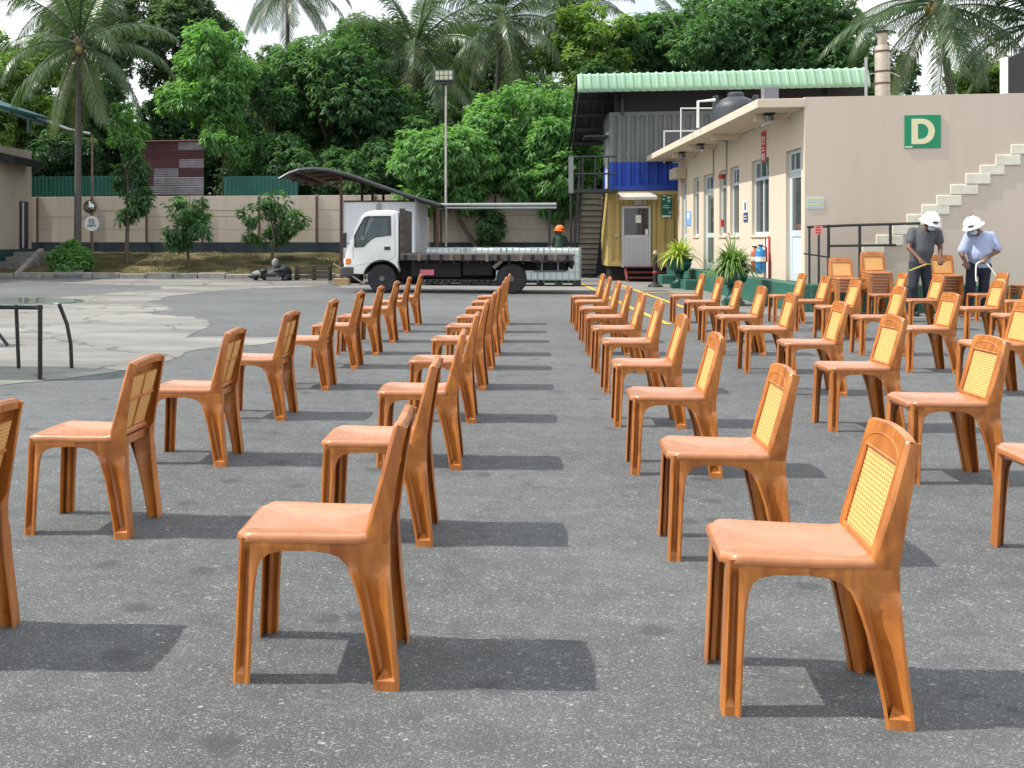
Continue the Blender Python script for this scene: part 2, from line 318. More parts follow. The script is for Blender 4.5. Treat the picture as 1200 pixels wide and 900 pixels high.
line('yellow_line', (682,333), (727,355.5)); line('yellow_line', (728,356.3), (784,381)); line('yellow_line', (722,332.5), (812,364.5)); line('yellow_line', (745,343.6), (832,344), .16)

# bank, kerb, boundary wall
YK, YW = 34.8, 40.0
b = MB(); rows = []
for j in range(15):
    t = j/14; y = YK+.25+(YW-YK-.2)*t; row = []
    for i in range(64):
        x = -26+i*.36; row.append((x, y, .10+.72*(t**.8)+.05*math.sin(x*1.7+t*4)*t*(1-t)*4+random.uniform(-.025, .025)))
    rows.append(row)
b.sheet(rows); struct(b.build('grass_bank', M_BANK, smooth=60, fix=False))
def bankz(y): t = min(1, max(0, (y-YK-.25)/(YW-YK-.2))); return .10+.72*(t**.8)
kb = struct(MB().box(-27, -3.2, YK+.02, YK+.26, -.1, .10).build('kerb', M_STEP))
x = -26.6
while x < -3.6:
    w = random.uniform(.85, 1.05); h = .17+random.uniform(-.03, .02)
    if random.random() > .06:
        MB().box(x, x+w-.03, YK-.1+random.uniform(-.02, .02), YK+.24, -.05, h).build('kerb_stone', mat('kerb_concrete', (.30, .285, .25), .9, .35, 5, bump=.4, bscale=30, dirt=(.08,.075,.06), dirt_amt=.6), kb, bevel=.025)
    x += w
# grass tufts (one mass)
gb = MB()
for i in range(2600):
    x = random.uniform(-25, -3.5); y = random.uniform(YK+.3, YW-.1); z = bankz(y)-.01
    if math.sin(x*.9)+math.sin(y*2.1+x*.4) + random.uniform(-1, 1) < -.1: continue
    for k in range(4):
        a = random.uniform(0, 6.28); r = random.uniform(.02, .07); hh = random.uniform(.05, .14); dx, dy = math.cos(a), math.sin(a)
        gb.add([(x-dy*.012, y+dx*.012, z), (x+dy*.012, y-dx*.012, z), (x+dx*r, y+dy*r, z+hh)], [(0,1,2)])
struct(tag(gb.build('grass', leafmat('bank_grass', (.09,.09,.025), (.22,.19,.08), .3), fix=False), 'short dry grass on the bank below the boundary wall', 'grass'), 'stuff')

M_FENCE = mat('precast_wall', (.52, .45, .37), .9, .08, 2, dirt=(.27,.225,.18), dirt_amt=.5, bump=.15, stretch=(1,1,.4))
wl = thing('boundary_wall', 'beige precast concrete boundary wall with dark blue base behind truck', 'wall', (0, YW, 0))
X0, X1, ZB, ZT = -25.5, 6.0, 1.2, 3.0
MB().box(X0, X1, -.04, .16, -.1, ZB).build('plinth', mat('navy_plinth', (.014, .028, .042), .7, .3, 2, dirt=(.05,.07,.075), dirt_amt=.5), wl)
bay = (X1-X0)/14; hb = [0, .5, 1.0, 1.24, ZT-ZB]
MB().box(X0, X1, .1, .13, ZB, ZT-.02).build('backing', mat('wall_back', (.12,.1,.08), .9), wl)
bmesh_ = [MB().box(.035, bay-.035, 0, .09, 0, hb[k+1]-hb[k]-.006).mesh('wall_board', M_FENCE) for k in range(4)]
post_me = MB().box(-.06, .06, -.035, .13, 0, ZT-ZB+.02).mesh('post', mat('wall_post', (.30, .24, .19), .9, .15, 3))
rust_me = MB().box(-.025, .025, -.075, -.037, 0, ZT-ZB-.05).mesh('post', M_RUST)
for i in range(14):
    for k in range(4):
        o = inst('wall_board', bmesh_[k], wl, (X0+i*bay, random.uniform(-.006, .006), ZB+hb[k]))
        m = o.modifiers.new('b', 'BEVEL'); m.width = .008; m.segments = 1
for i in range(15): inst('post', post_me, wl, (X0+i*bay, 0, ZB)); inst('rust_strip', rust_me, wl, (X0+i*bay, 0, ZB))

def corr(mb, p0, u, v, w, h, period, depth, n, flat_=.36, steps=1):
    """corrugated sheet: ribs run along v, repeat along u, relief along n"""
    p0, u, v, n = Vector(p0), Vector(u), Vector(v), Vector(n); rows = []
    cuts = []; x = 0
    while x < w:
        for fr, dd in ((0, 0), (flat_, 0), (.5, 1), (.5+flat_, 1)):
            if x+fr*period < w: cuts.append((x+fr*period, dd))
        x += period
    cuts.append((w, 0))
    for j in range(steps+1): rows.append([p0+u*a+v*(h*j/steps)+n*(depth*dd) for a, dd in cuts])
    mb.sheet(rows); return mb
gs = thing('sheet_fence', 'dark green corrugated sheet fence above the wall beside the left building', 'fence', (0, YW+.25, 0))
a = onY(30, 233, YW+.25); c = onY(150, 206, YW+.25)
xx = a.x
while xx < c.x-.2:
    corr(MB(), (xx, random.uniform(-.012, .012), 2.7), (1,0,0), (0,0,1), .98, c.z-2.7, .16, .03, (0,-1,0)).build('sheet', mat('green_sheet', (.008, .10, .075), .45, .15, 3, dirt=(.05,.08,.07), dirt_amt=.4), gs, fix=False); xx += .985
ms = thing('scrap_sheet_fence', 'tall maroon and grey corrugated sheet screen above the wall', 'fence', (0, YW+.4, 0))
a = onY(152, 250, YW+.4); c = onY(238, 165, YW+.4)
mm_ = [mat('maroon_sheet', (.075, .02, .025), .6, .2, 3), mat('grey_sheet', (.20, .19, .21), .55, .25, 3, dirt=(.08,.04,.04), dirt_amt=.6), mat('maroon_sheet2', (.055, .016, .024), .6, .2, 3)]
nz = 7; hz = (c.z-2.7)/nz; pat = [[1,1,0,2,0,0,2],[0,1,1,1,0,0,0],[1,1,1,2,1,0,1]]
for i in range(3):
    w = (c.x-a.x)/3
    for j in range(nz):
        corr(MB(), (a.x+i*w, random.uniform(-.02, .02), 2.7+j*hz), (0,0,1), (1,0,0), hz-.004, w+.03, .085, .018, (0,-1,0)).build('sheet', mm_[pat[i][j]], ms, fix=False)
MB().tube([(a.x-.1,-.05,c.z),(c.x+.1,-.05,c.z)], .04).build('top_rail', M_RUST, ms)
g2 = thing('sheet_fence', 'dark teal sheet fence above the wall behind the leaning tree', 'fence', (0, YW+.3, 0))
a = onY(262, 233, YW+.3); c = onY(330, 206, YW+.3)
xx = a.x
while xx < c.x-.2:
    corr(MB(), (xx, random.uniform(-.012, .012), 2.7), (1,0,0), (0,0,1), .98, c.z-2.7, .16, .03, (0,-1,0)).build('sheet', mat('green_sheet', (0,0,0)), g2, fix=False); xx += .985

# ================================================================ building with the letter D
WX, WY = 5.28, 20.68; SH = .0285
def wallY(px):
    t = (px-CX)/F; k = (t*CS-SN)/(CS+t*SN)      # X = k*Y ; X = WX - SH*(Y-WY)
    return (WX+SH*WY)/(k+SH)
def W(p): return Vector((WX-SH*p[0]+p[1], WY+p[0]+p[1]*0, p[2]))    # along, depth, height
bd = thing('office_building', 'beige single-storey building with flat roof, blue-white windows and letter D wall', 'building', (0,0,0))
ZR = 1.3+166*19.7/1250; PZ = .50; ZTOP = 3.03; ZS = 1.40
U = lambda px: wallY(px)-WY
ops = [('door', U(939), U(921), PZ), ('window', U(901), U(881), ZS), ('window', U(866), U(855.5), ZS), ('window', U(851.5), U(843), ZS), ('door', U(836.5), U(824.5), PZ), ('window', U(819), U(812.5), ZS), ('door', U(804.5), U(799), PZ)]
UE = U(794.5)
b = MB(W); u0 = 0.0
for kind, a, c, zb in ops:
    b.box(u0, a, 0, .22, PZ, ZR-.2)
    b.box(a, c, 0, .22, ZTOP, ZR-.2)
    if zb > PZ: b.box(a, c, 0, .22, PZ, zb)
    u0 = c
b.box(u0, UE, 0, .22, PZ, ZR-.2); b.build('side_wall', M_BEIGE, bd)
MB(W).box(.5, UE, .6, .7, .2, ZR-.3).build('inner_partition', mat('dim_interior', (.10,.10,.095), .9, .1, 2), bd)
MB().box(WX+.002, 15, WY-.004, WY+.25, .0, ZR+.02).build('front_wall', M_TAUPE, bd)
MB().box(WX+.1, 15, WY+.3, WY+UE, ZR-.35, ZR-.22).build('roof_deck', M_TAUPE, bd)
MB(W).box(UE-.2, UE, .23, 8, 0, ZR-.21).build('rear_wall', M_BEIGE, bd)
MB(W).box(-.01, UE+1.5, -.84, .018, ZR-.165, ZR).build('eave_slab', M_BEIGE, bd, bevel=.01)
for px in (925, 868, 838, 815):
    u = U(px); MB(W).box(u, u+.18, -.62, -.002, ZR-.30, ZR-.167).build('eave_beam', M_BEIGE, bd, bevel=.008)
for kind, a, c, zb in ops:                         # windows and doors set back in the openings
    w = c-a; dep = .07
    fr = MB(W); t = .07
    zmid = 2.62
    fr.box(a, a+t, dep, dep+.05, zb, ZTOP); fr.box(c-t, c, dep, dep+.05, zb, ZTOP)
    fr.box(a+t, c-t, dep, dep+.05, ZTOP-t, ZTOP); fr.box(a+t, c-t, dep, dep+.05, zb, zb+t); fr.box(a+t, c-t, dep-.004, dep+.046, zmid-.035, zmid+.035)
    nm = 2 if w > .95 else 1
    if kind == 'window' and nm == 2: fr.box((a+c)/2-t/2, (a+c)/2+t/2, dep+.002, dep+.048, zb+t, zmid-.035)
    for q in range(1, 3):
        if w > .9: fr.box(a+w*q/3-.015, a+w*q/3+.015, dep+.004, dep+.044, zmid+.035, ZTOP-t)
    o = fr.build(kind, M_ALU, bd, bevel=.004)
    gp = [(a+t, c-t, zmid+.036, ZTOP-t-.001)]
    if kind == 'window': gp += [(a+t, (a+c)/2-t/2, zb+t, zmid-.036), ((a+c)/2+t/2, c-t, zb+t, zmid-.036)] if nm == 2 else [(a+t, c-t, zb+t, zmid-.036)]
    else:
        zk = 1.42
        lf = MB(W); lf.box(a+t, a+t+.08, dep+.005, dep+.045, zb+t, zmid-.036); lf.box(c-t-.08, c-t, dep+.005, dep+.045, zb+t, zmid-.036)
        lf.box(a+t+.08, c-t-.08, dep+.005, dep+.045, zmid-.13, zmid-.036); lf.box(a+t+.08, c-t-.08, dep+.005, dep+.045, zk-.06, zk+.06); lf.box(a+t+.08, c-t-.08, dep+.005, dep+.045, zb+t, zb+.18)
        l = lf.build('door_leaf', M_ALU, bd, bevel=.004)
        first = abs(a-ops[0][1]) < .01
        MB(W).box(a+t+.08, c-t-.08, dep+.02, dep+.035, zb+.18, zk-.06).build('lower_panel', mat('pale_blue_panel', (.55, .66, .74), .5, .04, 2) if first else M_GLASS, l)
        MB(W).tube([(a+t+.05, dep-.03, zk+.02), (a+t+.05, dep-.03, zk+.18)], .012).build('handle', M_STEEL, l)
        gp += [(a+t+.08, c-t-.08, zk+.06, zmid-.13)]
    for (ua, uc, z0, z1) in gp: MB(W).box(ua, uc, dep+.022, dep+.03, z0, z1).build('pane', M_GLASS, o)
    if kind == 'window': MB(W).box(a-.03, c+.03, -.03, dep, zb-.05, zb-.002).build('sill', M_BEIGE, bd, bevel=.005)
    elif abs(a-ops[0][1]) > .01:                   # threshold step of the farther doors
        MB(W).box(a-.1, c+.1, -.72, -.36, 0, .26).build('door_step', M_TEAL, bd, bevel=.01)
MB(W).box(-.6, UE, -.34, .0, 0, PZ).build('plinth_ledge', M_TEAL, bd, bevel=.012)
MB().box(WX-.05, 15, WY-.62, WY-.006, 0, PZ-.003).build('front_platform', M_TEAL, bd, bevel=.012)
for px in (923, 838, 815):                         # bulkhead lamps under the eave
    u = U(px)-.25; l = MB(W).box(u-.09, u+.09, -.5, -.32, ZR-.2, ZR-.167).build('eave_lamp', M_BLACK, bd)
    MB(W).lathe([(.085,-.12),(.085,-.02),(.06,0)][::-1], (u, -.41, ZR-.2), 14).build('lamp_glass', glass('lamp_glass', (.08,.08,.075), .15), l, smooth=40)
for px in (852.3, 836.8): u = U(px); MB(W).tube([(u,-.02,ZTOP-.15),(u,-.02,ZR-.17)], .016).build('conduit', mat('conduit_grey', (.3,.25,.2), .6), bd)
u = U(848.5); MB(W).lathe([(.07,-.05),(.08,0),(.07,.06)], (u,-.06,2.86), 12).build('alarm_bell', M_RED, bd, smooth=40)
u = U(848); MB(W).box(u-.07, u+.07, -.06, -.003, 1.62, 1.8).build('call_point', M_RED, bd, bevel=.006)
u = U(801); MB(W).box(u-.55, u+.45, -.34, -.003, 3.1, 3.42).build('door_light_box', mat('cream_box', (.46,.40,.29), .7), bd, bevel=.02)
MB(W).box(-.003, .0, 0, .001, 0, .001)
# stepped row of cream blocks let into the front wall
cream = mat('cream_block', (.72, .70, .58), .85, .1, 8, bump=.3, bscale=25, dirt=(.42,.38,.28), dirt_amt=.5)
st = [(1010,298),(1026,287),(1045,275),(1062,263),(1079.5,251.5),(1097,240.5),(1113,228),(1131,215),(1147.5,205),(1166,193),(1184,181),(1202,170)]
for i, (px, py) in enumerate(st):
    p = onY(px, py, WY); q = onY(px+(31 if i else 27)+random.uniform(-2, 2), py-10.5, WY)
    MB().box(p.x, q.x, WY-.03-.003*(i % 2), WY-.003, p.z-.012*(i % 2), q.z+.02).build('step_block', cream, bd, bevel=.012)
# --- letter sign
p = onY(1059.7, 173.6, WY); q = onY(1102, 134.5, WY); cx, cz = (p.x+q.x)/2, (p.z+q.z)/2; w, h = q.x-p.x, q.z-p.z
sg = thing('letter_sign', 'square green wall sign with a large cream letter D', 'sign', (cx, WY-.004, cz))
MB().box(-w/2, w/2, -.02, 0, -h/2, h/2).build('board', mat('sign_green', (.0, .24, .11), .5, .04, 3), sg, bevel=.003)
hw, hh, tk = w*.335, h*.385, w*.175
def dshape(x0, x1, z0, z1, k=10):
    r = (z1-z0)/2; pts = [(x0, z0)]; xc = max(x0+.01, x1-r*.95)
    for i in range(k+1):
        an = -math.pi/2+math.pi*i/k; pts.append((xc+(x1-xc)*math.cos(an), (z0+z1)/2+r*math.sin(an)))
    return pts+[(x0, z1)]
out_, in_ = dshape(-hw+.015, hw, -hh, hh), dshape(-hw+tk+.015, hw-tk, -hh+tk*.85, hh-tk*.85)
n = len(out_); vs = [(x, -.024, z) for x, z in out_]+[(x, -.024, z) for x, z in in_]+[(x, -.0195, z) for x, z in out_]+[(x, -.0195, z) for x, z in in_]
fs = [(i, (i+1) % n, n+(i+1) % n, n+i) for i in range(n)]+[(i, 2*n+i, 2*n+(i+1) % n, (i+1) % n) for i in range(n)]+[(n+i, n+(i+1) % n, 3*n+(i+1) % n, 3*n+i) for i in range(n)]
MB().add(vs, fs).build('letter', mat('sign_cream', (.72, .68, .42), .55, .03, 3), sg)
MB().box(-w/2+.01, -w/2+.13, -.023, -.0195, -h/2+.008, -h/2+.03).build('maker_tag', M_BLOCKW, sg)
# --- small wall notices
p = onY(944.5, 245, WY); q = onY(965, 231, WY)
sg = thing('wall_notice', 'small pale yellow and blue notice sheet on the D wall corner', 'notice', ((p.x+q.x)/2, WY-.004, p.z))
MB().box(p.x-(p.x+q.x)/2, (q.x-p.x)/2, -.01, 0, 0, q.z-p.z).build('board', mat('notice_pale', (.55,.62,.55), .5), sg)
for k in range(4): MB().box(-.13, .13, -.013, -.0105, .02+k*.05, .045+k*.05).build('printed_band', mat(('notice_yellow' if k % 2 else 'notice_blue'), ((.62,.62,.3) if k % 2 else (.42,.56,.6)), .6), sg)
def sidesign(px0, px1, py0, py1, label, cat, m, bands, name='wall_sign'):
    u0, u1 = U(px1), U(px0); d = WY+(u0+u1)/2; dd = d/(CS+((px0+px1)/2-CX)/F*SN); z0 = H-(py1-HY)*dd/F; z1 = H-(py0-HY)*dd/F
    root = thing(name, label, cat, W((min(u0,u1), -.004, z0))); r0 = root.location.copy(); w_ = abs(u1-u0); tf = lambda p: W((min(u0,u1)+p[0], p[1]-.004, z0+p[2]))-r0
    MB(tf).box(0, w_, -.012, 0, 0, z1-z0).build('board', m, root)
    for (a, c, e, f_, mm) in bands: MB(tf).box(w_*a, w_*c, -.016, -.0125, (z1-z0)*e, (z1-z0)*f_).build('printed_mark', mm, root)
    return root
sidesign(872, 876.5, 235, 249, 'white notice with an arch symbol beside the widest window', 'notice', M_BLOCKW, [(.3,.7,.2,.85,mat('notice_navy',(.04,.06,.2),.6))])
sidesign(872, 876.5, 249.5, 260, 'dark blue notice under the arch symbol notice', 'notice', mat('notice_navy',(.04,.06,.2),.6), [(.1,.9,.6,.68,M_BLOCKW),(.1,.9,.3,.38,M_BLOCKW)])
sidesign(805, 810, 248, 264, 'light blue notice on the wall between far door and narrow window', 'notice', mat('notice_lightblue',(.2,.42,.75),.5), [(.2,.8,.5,.9,M_BLOCKW)])
# red vertical sign hanging from the eave
wb = M_BLOCKW
sidesign(893, 898, 154, 190, 'narrow vertical red sign with white marks above the widest window', 'sign', M_RED,
         [(.2,.8,.80,.83,wb),(.2,.35,.66,.8,wb),(.65,.8,.66,.8,wb),(.2,.8,.58,.62,wb),(.3,.7,.44,.48,wb),(.25,.75,.36,.39,wb),(.2,.8,.24,.27,wb),(.2,.35,.06,.24,wb),(.65,.8,.06,.24,wb)])
# --- railing on the platform
rl = thing('pipe_railing', 'black pipe railing on the platform in front of the D wall', 'railing', (0, WY-.35, PZ-.003))
def rp(px, py): v = onY(px, py, WY-.35); return Vector((v.x, 0, v.z-PZ))
MB().tube([rp(946,266), rp(1000,263.6), rp(1078,261.5)], .024).build('top_rail', M_BLACK, rl, smooth=40)
MB().tube([rp(970,288), rp(1050,287)], .022).build('mid_rail', M_BLACK, rl, smooth=40)
for px, y0 in ((971,263),(1007.5,263),(1043.5,263)):
    t = rp(px, y0); MB().tube([(t.x,0,(0 if px < 1040 else rp(px,287).z)),(t.x,0,t.z)], .026).build('post', M_BLACK, rl, smooth=40)
gt = thing('gate_leaf', 'narrow black pipe gate beside the railing at the building corner', 'gate', (0, WY-.35, PZ-.003))
for px in (948.5, 959.5): t = rp(px, 266.5); MB().tube([(t.x,0,.0),(t.x,0,t.z)], .02).build('upright', M_BLACK, gt, smooth=40)
MB().tube([rp(942,297), rp(970,301)], .014).build('latch_bar', M_BLACK, gt, smooth=40)
p, q = rp(953,275), rp(963,265)
o = thing('red_notice', 'small red and white notice hung on the black gate', 'notice', (p.x, WY-.39, PZ+p.z))
MB().box(0, q.x-p.x, -.008, 0, 0, q.z-p.z).build('board', mat('pink_notice', (.72,.30,.27), .5), o)
for k in range(3): MB().box(.03, q.x-p.x-.03, -.011, -.0085, .02+k*.05, .045+k*.05).build('printed_band', M_RED, o)
# --- things on the roof
t0 = D(862, 140, 25.5); TX, TY = t0.x, t0.y
tk_ = thing('water_tank', 'round dark grey plastic water tank on the flat roof', 'water tank', (TX, TY, ZR-.22)); tk_.scale = (1,1,1.22)
MB().lathe([(.50,0),(.52,.04),(.52,.6),(.50,.66),(.4,.76),(.2,.83),(.18,.83)], n=32).build('body', mat('tank_plastic', (.035,.042,.05), .5, .1, 4), tk_, smooth=40)
MB().lathe([(.19,.80),(.19,.89),(.15,.92)], n=20).build('lid', mat('tank_plastic', (0,0,0)), tk_, smooth=40)
for sx in (-1, 1): MB().box(sx*.46-.06, sx*.46+.06, -.1, .1, .6, .86).build('lug', mat('tank_plastic', (0,0,0)), tk_, bevel=.02)
pp = thing('roof_pipework', 'thin white water pipes bent over the roof edge by the tank', 'pipes', (0,0,0))
def dp(px, py, d): return D(px, py, d)
wp = mat('pvc_pipe', (.62,.63,.62), .5)
MB().tube([dp(818,150,25), dp(818,119,25), dp(838,117,25)], .035).build('pipe', wp, pp, smooth=40)
MB().tube([dp(798,166,26), dp(798,127,26), dp(845,127,26)], .02).build('pipe', wp, pp, smooth=40)
fl = D(1034, 112, 25); fx, fy = fl.x, fl.y
ch = thing('flue_chimney', 'weathered round metal flue with clamp bands rising above the D wall', 'chimney', (fx, fy, ZR+.72))
pxm = 25/F
MB().lathe([(.165,-1.1),(.165,1.15),(.15,1.2),(.105,1.22),(.105,1.5),(.115,1.52)], n=24).build('pipe', mat('flue_metal', (.38,.35,.29), .6, .2, 6, metal=.3, dirt=(.2,.13,.08), dirt_amt=.5), ch, smooth=35)
MB().lathe([(.125,1.5),(.145,1.53),(.145,1.56),(.02,1.6)], n=20).build('cap', M_BLACK, ch, smooth=40)
for z in (.3, .58, 1.05): MB().lathe([(.168,z),(.176,z+.005),(.176,z+.04),(.168,z+.045)], n=24).build('clamp_band', M_RUST, ch, smooth=40)
MB().tube([(-.36,0,-1.0),(-.36,0,.95)], .035).build('side_pole', M_STEEL, ch, smooth=40)
MB().tube([(-.36,0,.55),(.15,0,.6),(.42,.1,.5)], .014).build('stay', M_STEEL, ch)
pr = onY(1181, 107, WY+3); bx = thing('roof_unit', 'white framed dark unit standing on the roof at right of the D wall', 'roof unit', (pr.x, WY+3, ZR-.22))
MB().prism([(0,0),(.9,0),(.9,1.75),(0,1.35)], 0, .16).build('casing', M_BLACK, bx)
MB().box(-.08, -.003, -.02, .17, 0, 1.37).build('frame', M_WHITE, bx)
vb = onY(904, 110, WY+4); o = thing('roof_vent_block', 'small grey concrete block standing on the roof beside the tank', 'roof block', (vb.x, WY+4, ZR-.22))
MB().box(-.16, .16, 0, .3, 0, 1.0).build('block', mat('grey_block', (.16,.17,.19), .8), o, bevel=.02)

# ================================================================ stacked containers with stair and roof
YC = 34.4; cxl = onY(712, 300, YC).x
ZC0 = onY(740, 312, YC).z; ZC1 = onY(740, 223, YC).z; ZC2 = onY(740, 131, YC-.05).z
def container(name, label, x0, z0, z1, y0, mats, split=None):
    t = thing(name, label, 'container', (x0, y0, z0)); L_, Wd, h = 6.06, 2.44, z1-z0
    zs = [(.16, h-.12, mats[0])] if not split else [(.16, split-z0, mats[0]), (split-z0, h-.12, mats[1])]
    for za, zb, m in zs:
        corr(MB(), (.12, .062, za), (1,0,0), (0,0,1), L_-.24, zb-za, .278, .055, (0,-1,0)).build('side_wall', m, t, fix=False)
        corr(MB(), (.062, .12, za), (0,1,0), (0,0,1), Wd-.24, zb-za, .278, .055, (-1,0,0)).build('end_wall', m, t, fix=False)
    MB().box(.05, L_, .3, Wd, .1, h-.1).build('core', M_DARK, t)
    for k, (xa, ya) in enumerate(((0,0),(L_-.15,0),(0,Wd-.15))): [MB().box(xa, xa+.13, ya, ya+.13, za_, zb_).build('corner_post', m_, t, bevel=.01) for za_, zb_, m_ in ([(0, h, mats[0])] if not split else [(0, split-z0, mats[0]), (split-z0+.002, h, mats[1])])]
    MB().box(.13, L_, .0, .1, 0, .16).build('bottom_rail', mats[0], t); MB().box(.13, L_, .0, .1, h-.12, h).build('top_rail', mats[-1], t)
    MB().box(.0, .1, .13, Wd, 0, .16).build('bottom_rail', mats[0], t); MB().box(.0, .1, .13, Wd, h-.12, h).build('top_rail', mats[-1], t)
    return t
M_YC = mat('yellow_container', (.50, .37, .13), .55, .12, 3, dirt=(.3,.2,.08), dirt_amt=.35, stretch=(1,1,.4))
M_BC = mat('blue_container', (.004, .045, .33), .5, .1, 3, dirt=(.01,.03,.16), dirt_amt=.4, stretch=(1,1,.4))
M_GC = mat('grey_container', (.13, .15, .15), .55, .12, 3, dirt=(.07,.075,.07), dirt_amt=.4, stretch=(1,1,.3))
lc = container('yellow_container', 'yellow corrugated container office with grey half-glazed door under blue one', cxl, ZC0, ZC1-.02, YC, [M_YC])
uc = container('blue_container', 'blue and grey corrugated container stacked on the yellow one', cxl+.06, ZC1, ZC2, YC-.03, [M_BC, M_GC], onY(740, 190, YC).z)
def CP(px, py): v = onY(px, py, YC); return v.x-cxl, v.z-ZC0
MB().box(.1, 6, .15, 2.4, -ZC0, -.003).build('footing', M_DARK, lc)
x0, z1 = CP(728.5, 241.5); x1, z0 = CP(762.5, 313.5)
dr = MB(); t = .07; zk = z0+(z1-z0)*.53; yf = -.05
dr.box(x0, x0+t, yf-.02, .05, z0, z1); dr.box(x1-t, x1, yf-.02, .05, z0, z1); dr.box(x0+t, x1-t, yf-.02, .05, z1-t, z1)
dr = dr.build('door', mat('door_frame_grey', (.50,.51,.52), .5, .06), lc, bevel=.006)
MB().box(x0+t, x1-t, yf, .04, z0, zk).build('door_leaf', mat('door_grey', (.52,.53,.55), .5, .05), dr, bevel=.01)
MB().box(x0+t+.08, x1-t-.08, yf-.008, yf-.002, z0+.1, zk-.1).build('recess_panel', mat('door_grey2', (.46,.47,.49), .5, .05), dr, bevel=.003)
MB().box(x0+t, x1-t, yf+.015, yf+.03, zk+.002, z1-t).build('pane', glass('dark_glass', (.012,.014,.016), .05), dr)
MB().box(x0+t+.35, x0+t+.52, yf+.008, yf+.013, zk+.38, zk+.62).build('paper_notice', M_BLOCKW, dr)
MB().box(x1-t-.1, x1-t-.02, yf-.03, yf+.01, zk+.0, zk+.18).build('handle', M_WHITE, dr, bevel=.005)
a, c = CP(724, 231), CP(768, 229)
aw = MB().prismx([(-.45, a[1]-.1), (-.45, a[1]-.02), (.0, c[1]+.1), (.0, c[1]+.02)], a[0], c[0]).build('door_awning', mat('awning_cream', (.5,.48,.42), .7, .15), lc)
a, c = CP(743, 240), CP(753, 234); MB().box(a[0], c[0], -.03, .0, a[1], c[1]).build('door_plate', mat('plate_grey', (.4,.38,.4), .6), lc)
a, c = CP(720, 278), CP(725, 274); MB().box(a[0], c[0], -.08, .01, a[1], c[1]).build('socket_box', mat('cream_box', (.46,.40,.29), .7), lc, bevel=.01)
p = onY(775, 255, YC-.08); q = onY(787, 228.5, YC-.08)
sg = thing('assembly_sign', 'tall green safety sign with white pictograms on the yellow container', 'sign', (p.x, YC-.06, p.z)); w, h = q.x-p.x, q.z-p.z
MB().box(0, w, -.015, 0, 0, h).build('board', mat('safety_green', (.0,.12,.075), .5), sg, bevel=.003)
wg = mat('sign_pale_green', (.55,.68,.6), .5)
MB().box(.02, w-.02, -.019, -.0155, .01, .07).build('white_band', M_BLOCKW, sg)
for (xa, xb, za, zb) in ((.25,.42,.14,.18),(.05,.12,.55,.6),(.2,.32,.6,.66),(.06,.16,.66,.7),(.22,.3,.48,.56),(.05,.3,.30,.32),(.05,.26,.36,.38)): MB().box(xa*w/.35, min(w-.01, xb*w/.35), -.019, -.0155, za, zb).build('pictogram', wg, sg)
# red steps in front of the door
p = onY(734, 330, YC-.75); q = onY(783, 330, YC-.75)
rs = thing('red_steps', 'dark red painted steel steps below the container door', 'steps', (p.x, YC-.02, 0)); w = q.x-p.x; M_RS = mat('red_steps', (.16,.03,.03), .6, .2, 5)
for k in range(3): MB().box(.1, w-.02, -.75+.24*k, -.75+.24*k+.26, ZC0*(k+1)/3-.05, ZC0*(k+1)/3).build('tread', M_RS, rs, bevel=.006)
for xa in (.0, w): MB().prismx([(-.78,0),(-.62,0),(-.0,ZC0-.16),(-.0,ZC0+.0),(-.12,ZC0)], xa, xa+.06).build('stringer', M_RS, rs)
MB().box(.1, w, -.1, -.02, 0, ZC0-.06).build('back_board', M_DARK, rs)
# steel stair rising towards the viewer, with landing
S = MB(); sx0, sx1 = 2.42, 3.12
lt = D(682, 222, 33.3); xl, xr = lt.x, D(710, 222, 33.3).x
ytop, ybot = 34.3, 38.0
stt = thing('steel_stair', 'dark steel stair with thin grey treads and landing beside the containers', 'stair', (xl, ytop, 0)); w = xr-xl; zl = ZC1
nst = 16; M_TR = mat('stair_tread', (.42, .39, .33), .8, .2, 4); lenY = ybot-ytop
for k in range(nst):
    z = zl*(k+.6)/nst; y = lenY*(1-(k+.6)/nst)
    MB().box(.03, w-.03, y-.12, y+.13, z-.02, z).build('tread', M_BLACK, stt)
    MB().box(.03, w-.03, y+.1, y+.12, z-.155, z-.022).build('riser', M_TR, stt)
for xa in (0, w-.03): MB().prismx([(lenY+.1,0),(lenY-.12,0),(-.1,zl-.14),(-.1,zl),(.1,zl)], xa, xa+.03).build('stringer', M_BLACK, stt)
def SP(px, py, Y=ytop-.9): v = onY(px, py, Y); return Vector((v.x-xl, Y-ytop, v.z))
a, c = SP(668, 224), SP(713, 221)
MB().box(a.x, c.x+.3, -.92, .12, zl-.1, zl).build('landing', M_BLACK, stt)
MB().box(a.x-.04, a.x+.1, -.95, -.85, zl-.12, SP(668,184).z).build('corner_panel', mat('landing_grey', (.2,.21,.22), .6), stt)
for zz in (184, 204): MB().tube([(a.x, -.9, SP(668,zz).z), (c.x+.25, -.9, SP(668,zz).z)], .03).build('guard_rail', M_BLACK, stt)
for xx in (.33, .66, 1): MB().tube([(a.x+(c.x-a.x)*xx, -.9, zl), (a.x+(c.x-a.x)*xx, -.9, SP(668,184).z)], .025).build('guard_post', M_BLACK, stt)
MB().tube([(a.x+.03,-.8,0),(a.x+.03,-.8,zl)], .04).build('landing_post', M_BLACK, stt)
MB().tube([(-.05,lenY,.9),(-.05,.0,zl+.9)], .025).build('handrail', M_BLACK, stt)
for k in range(9): y = lenY*k/9; MB().tube([(-.05,y,zl*(1-k/9)-.05),(-.05,y,zl*(1-k/9)+.9)], .016).build('baluster', M_BLACK, stt)
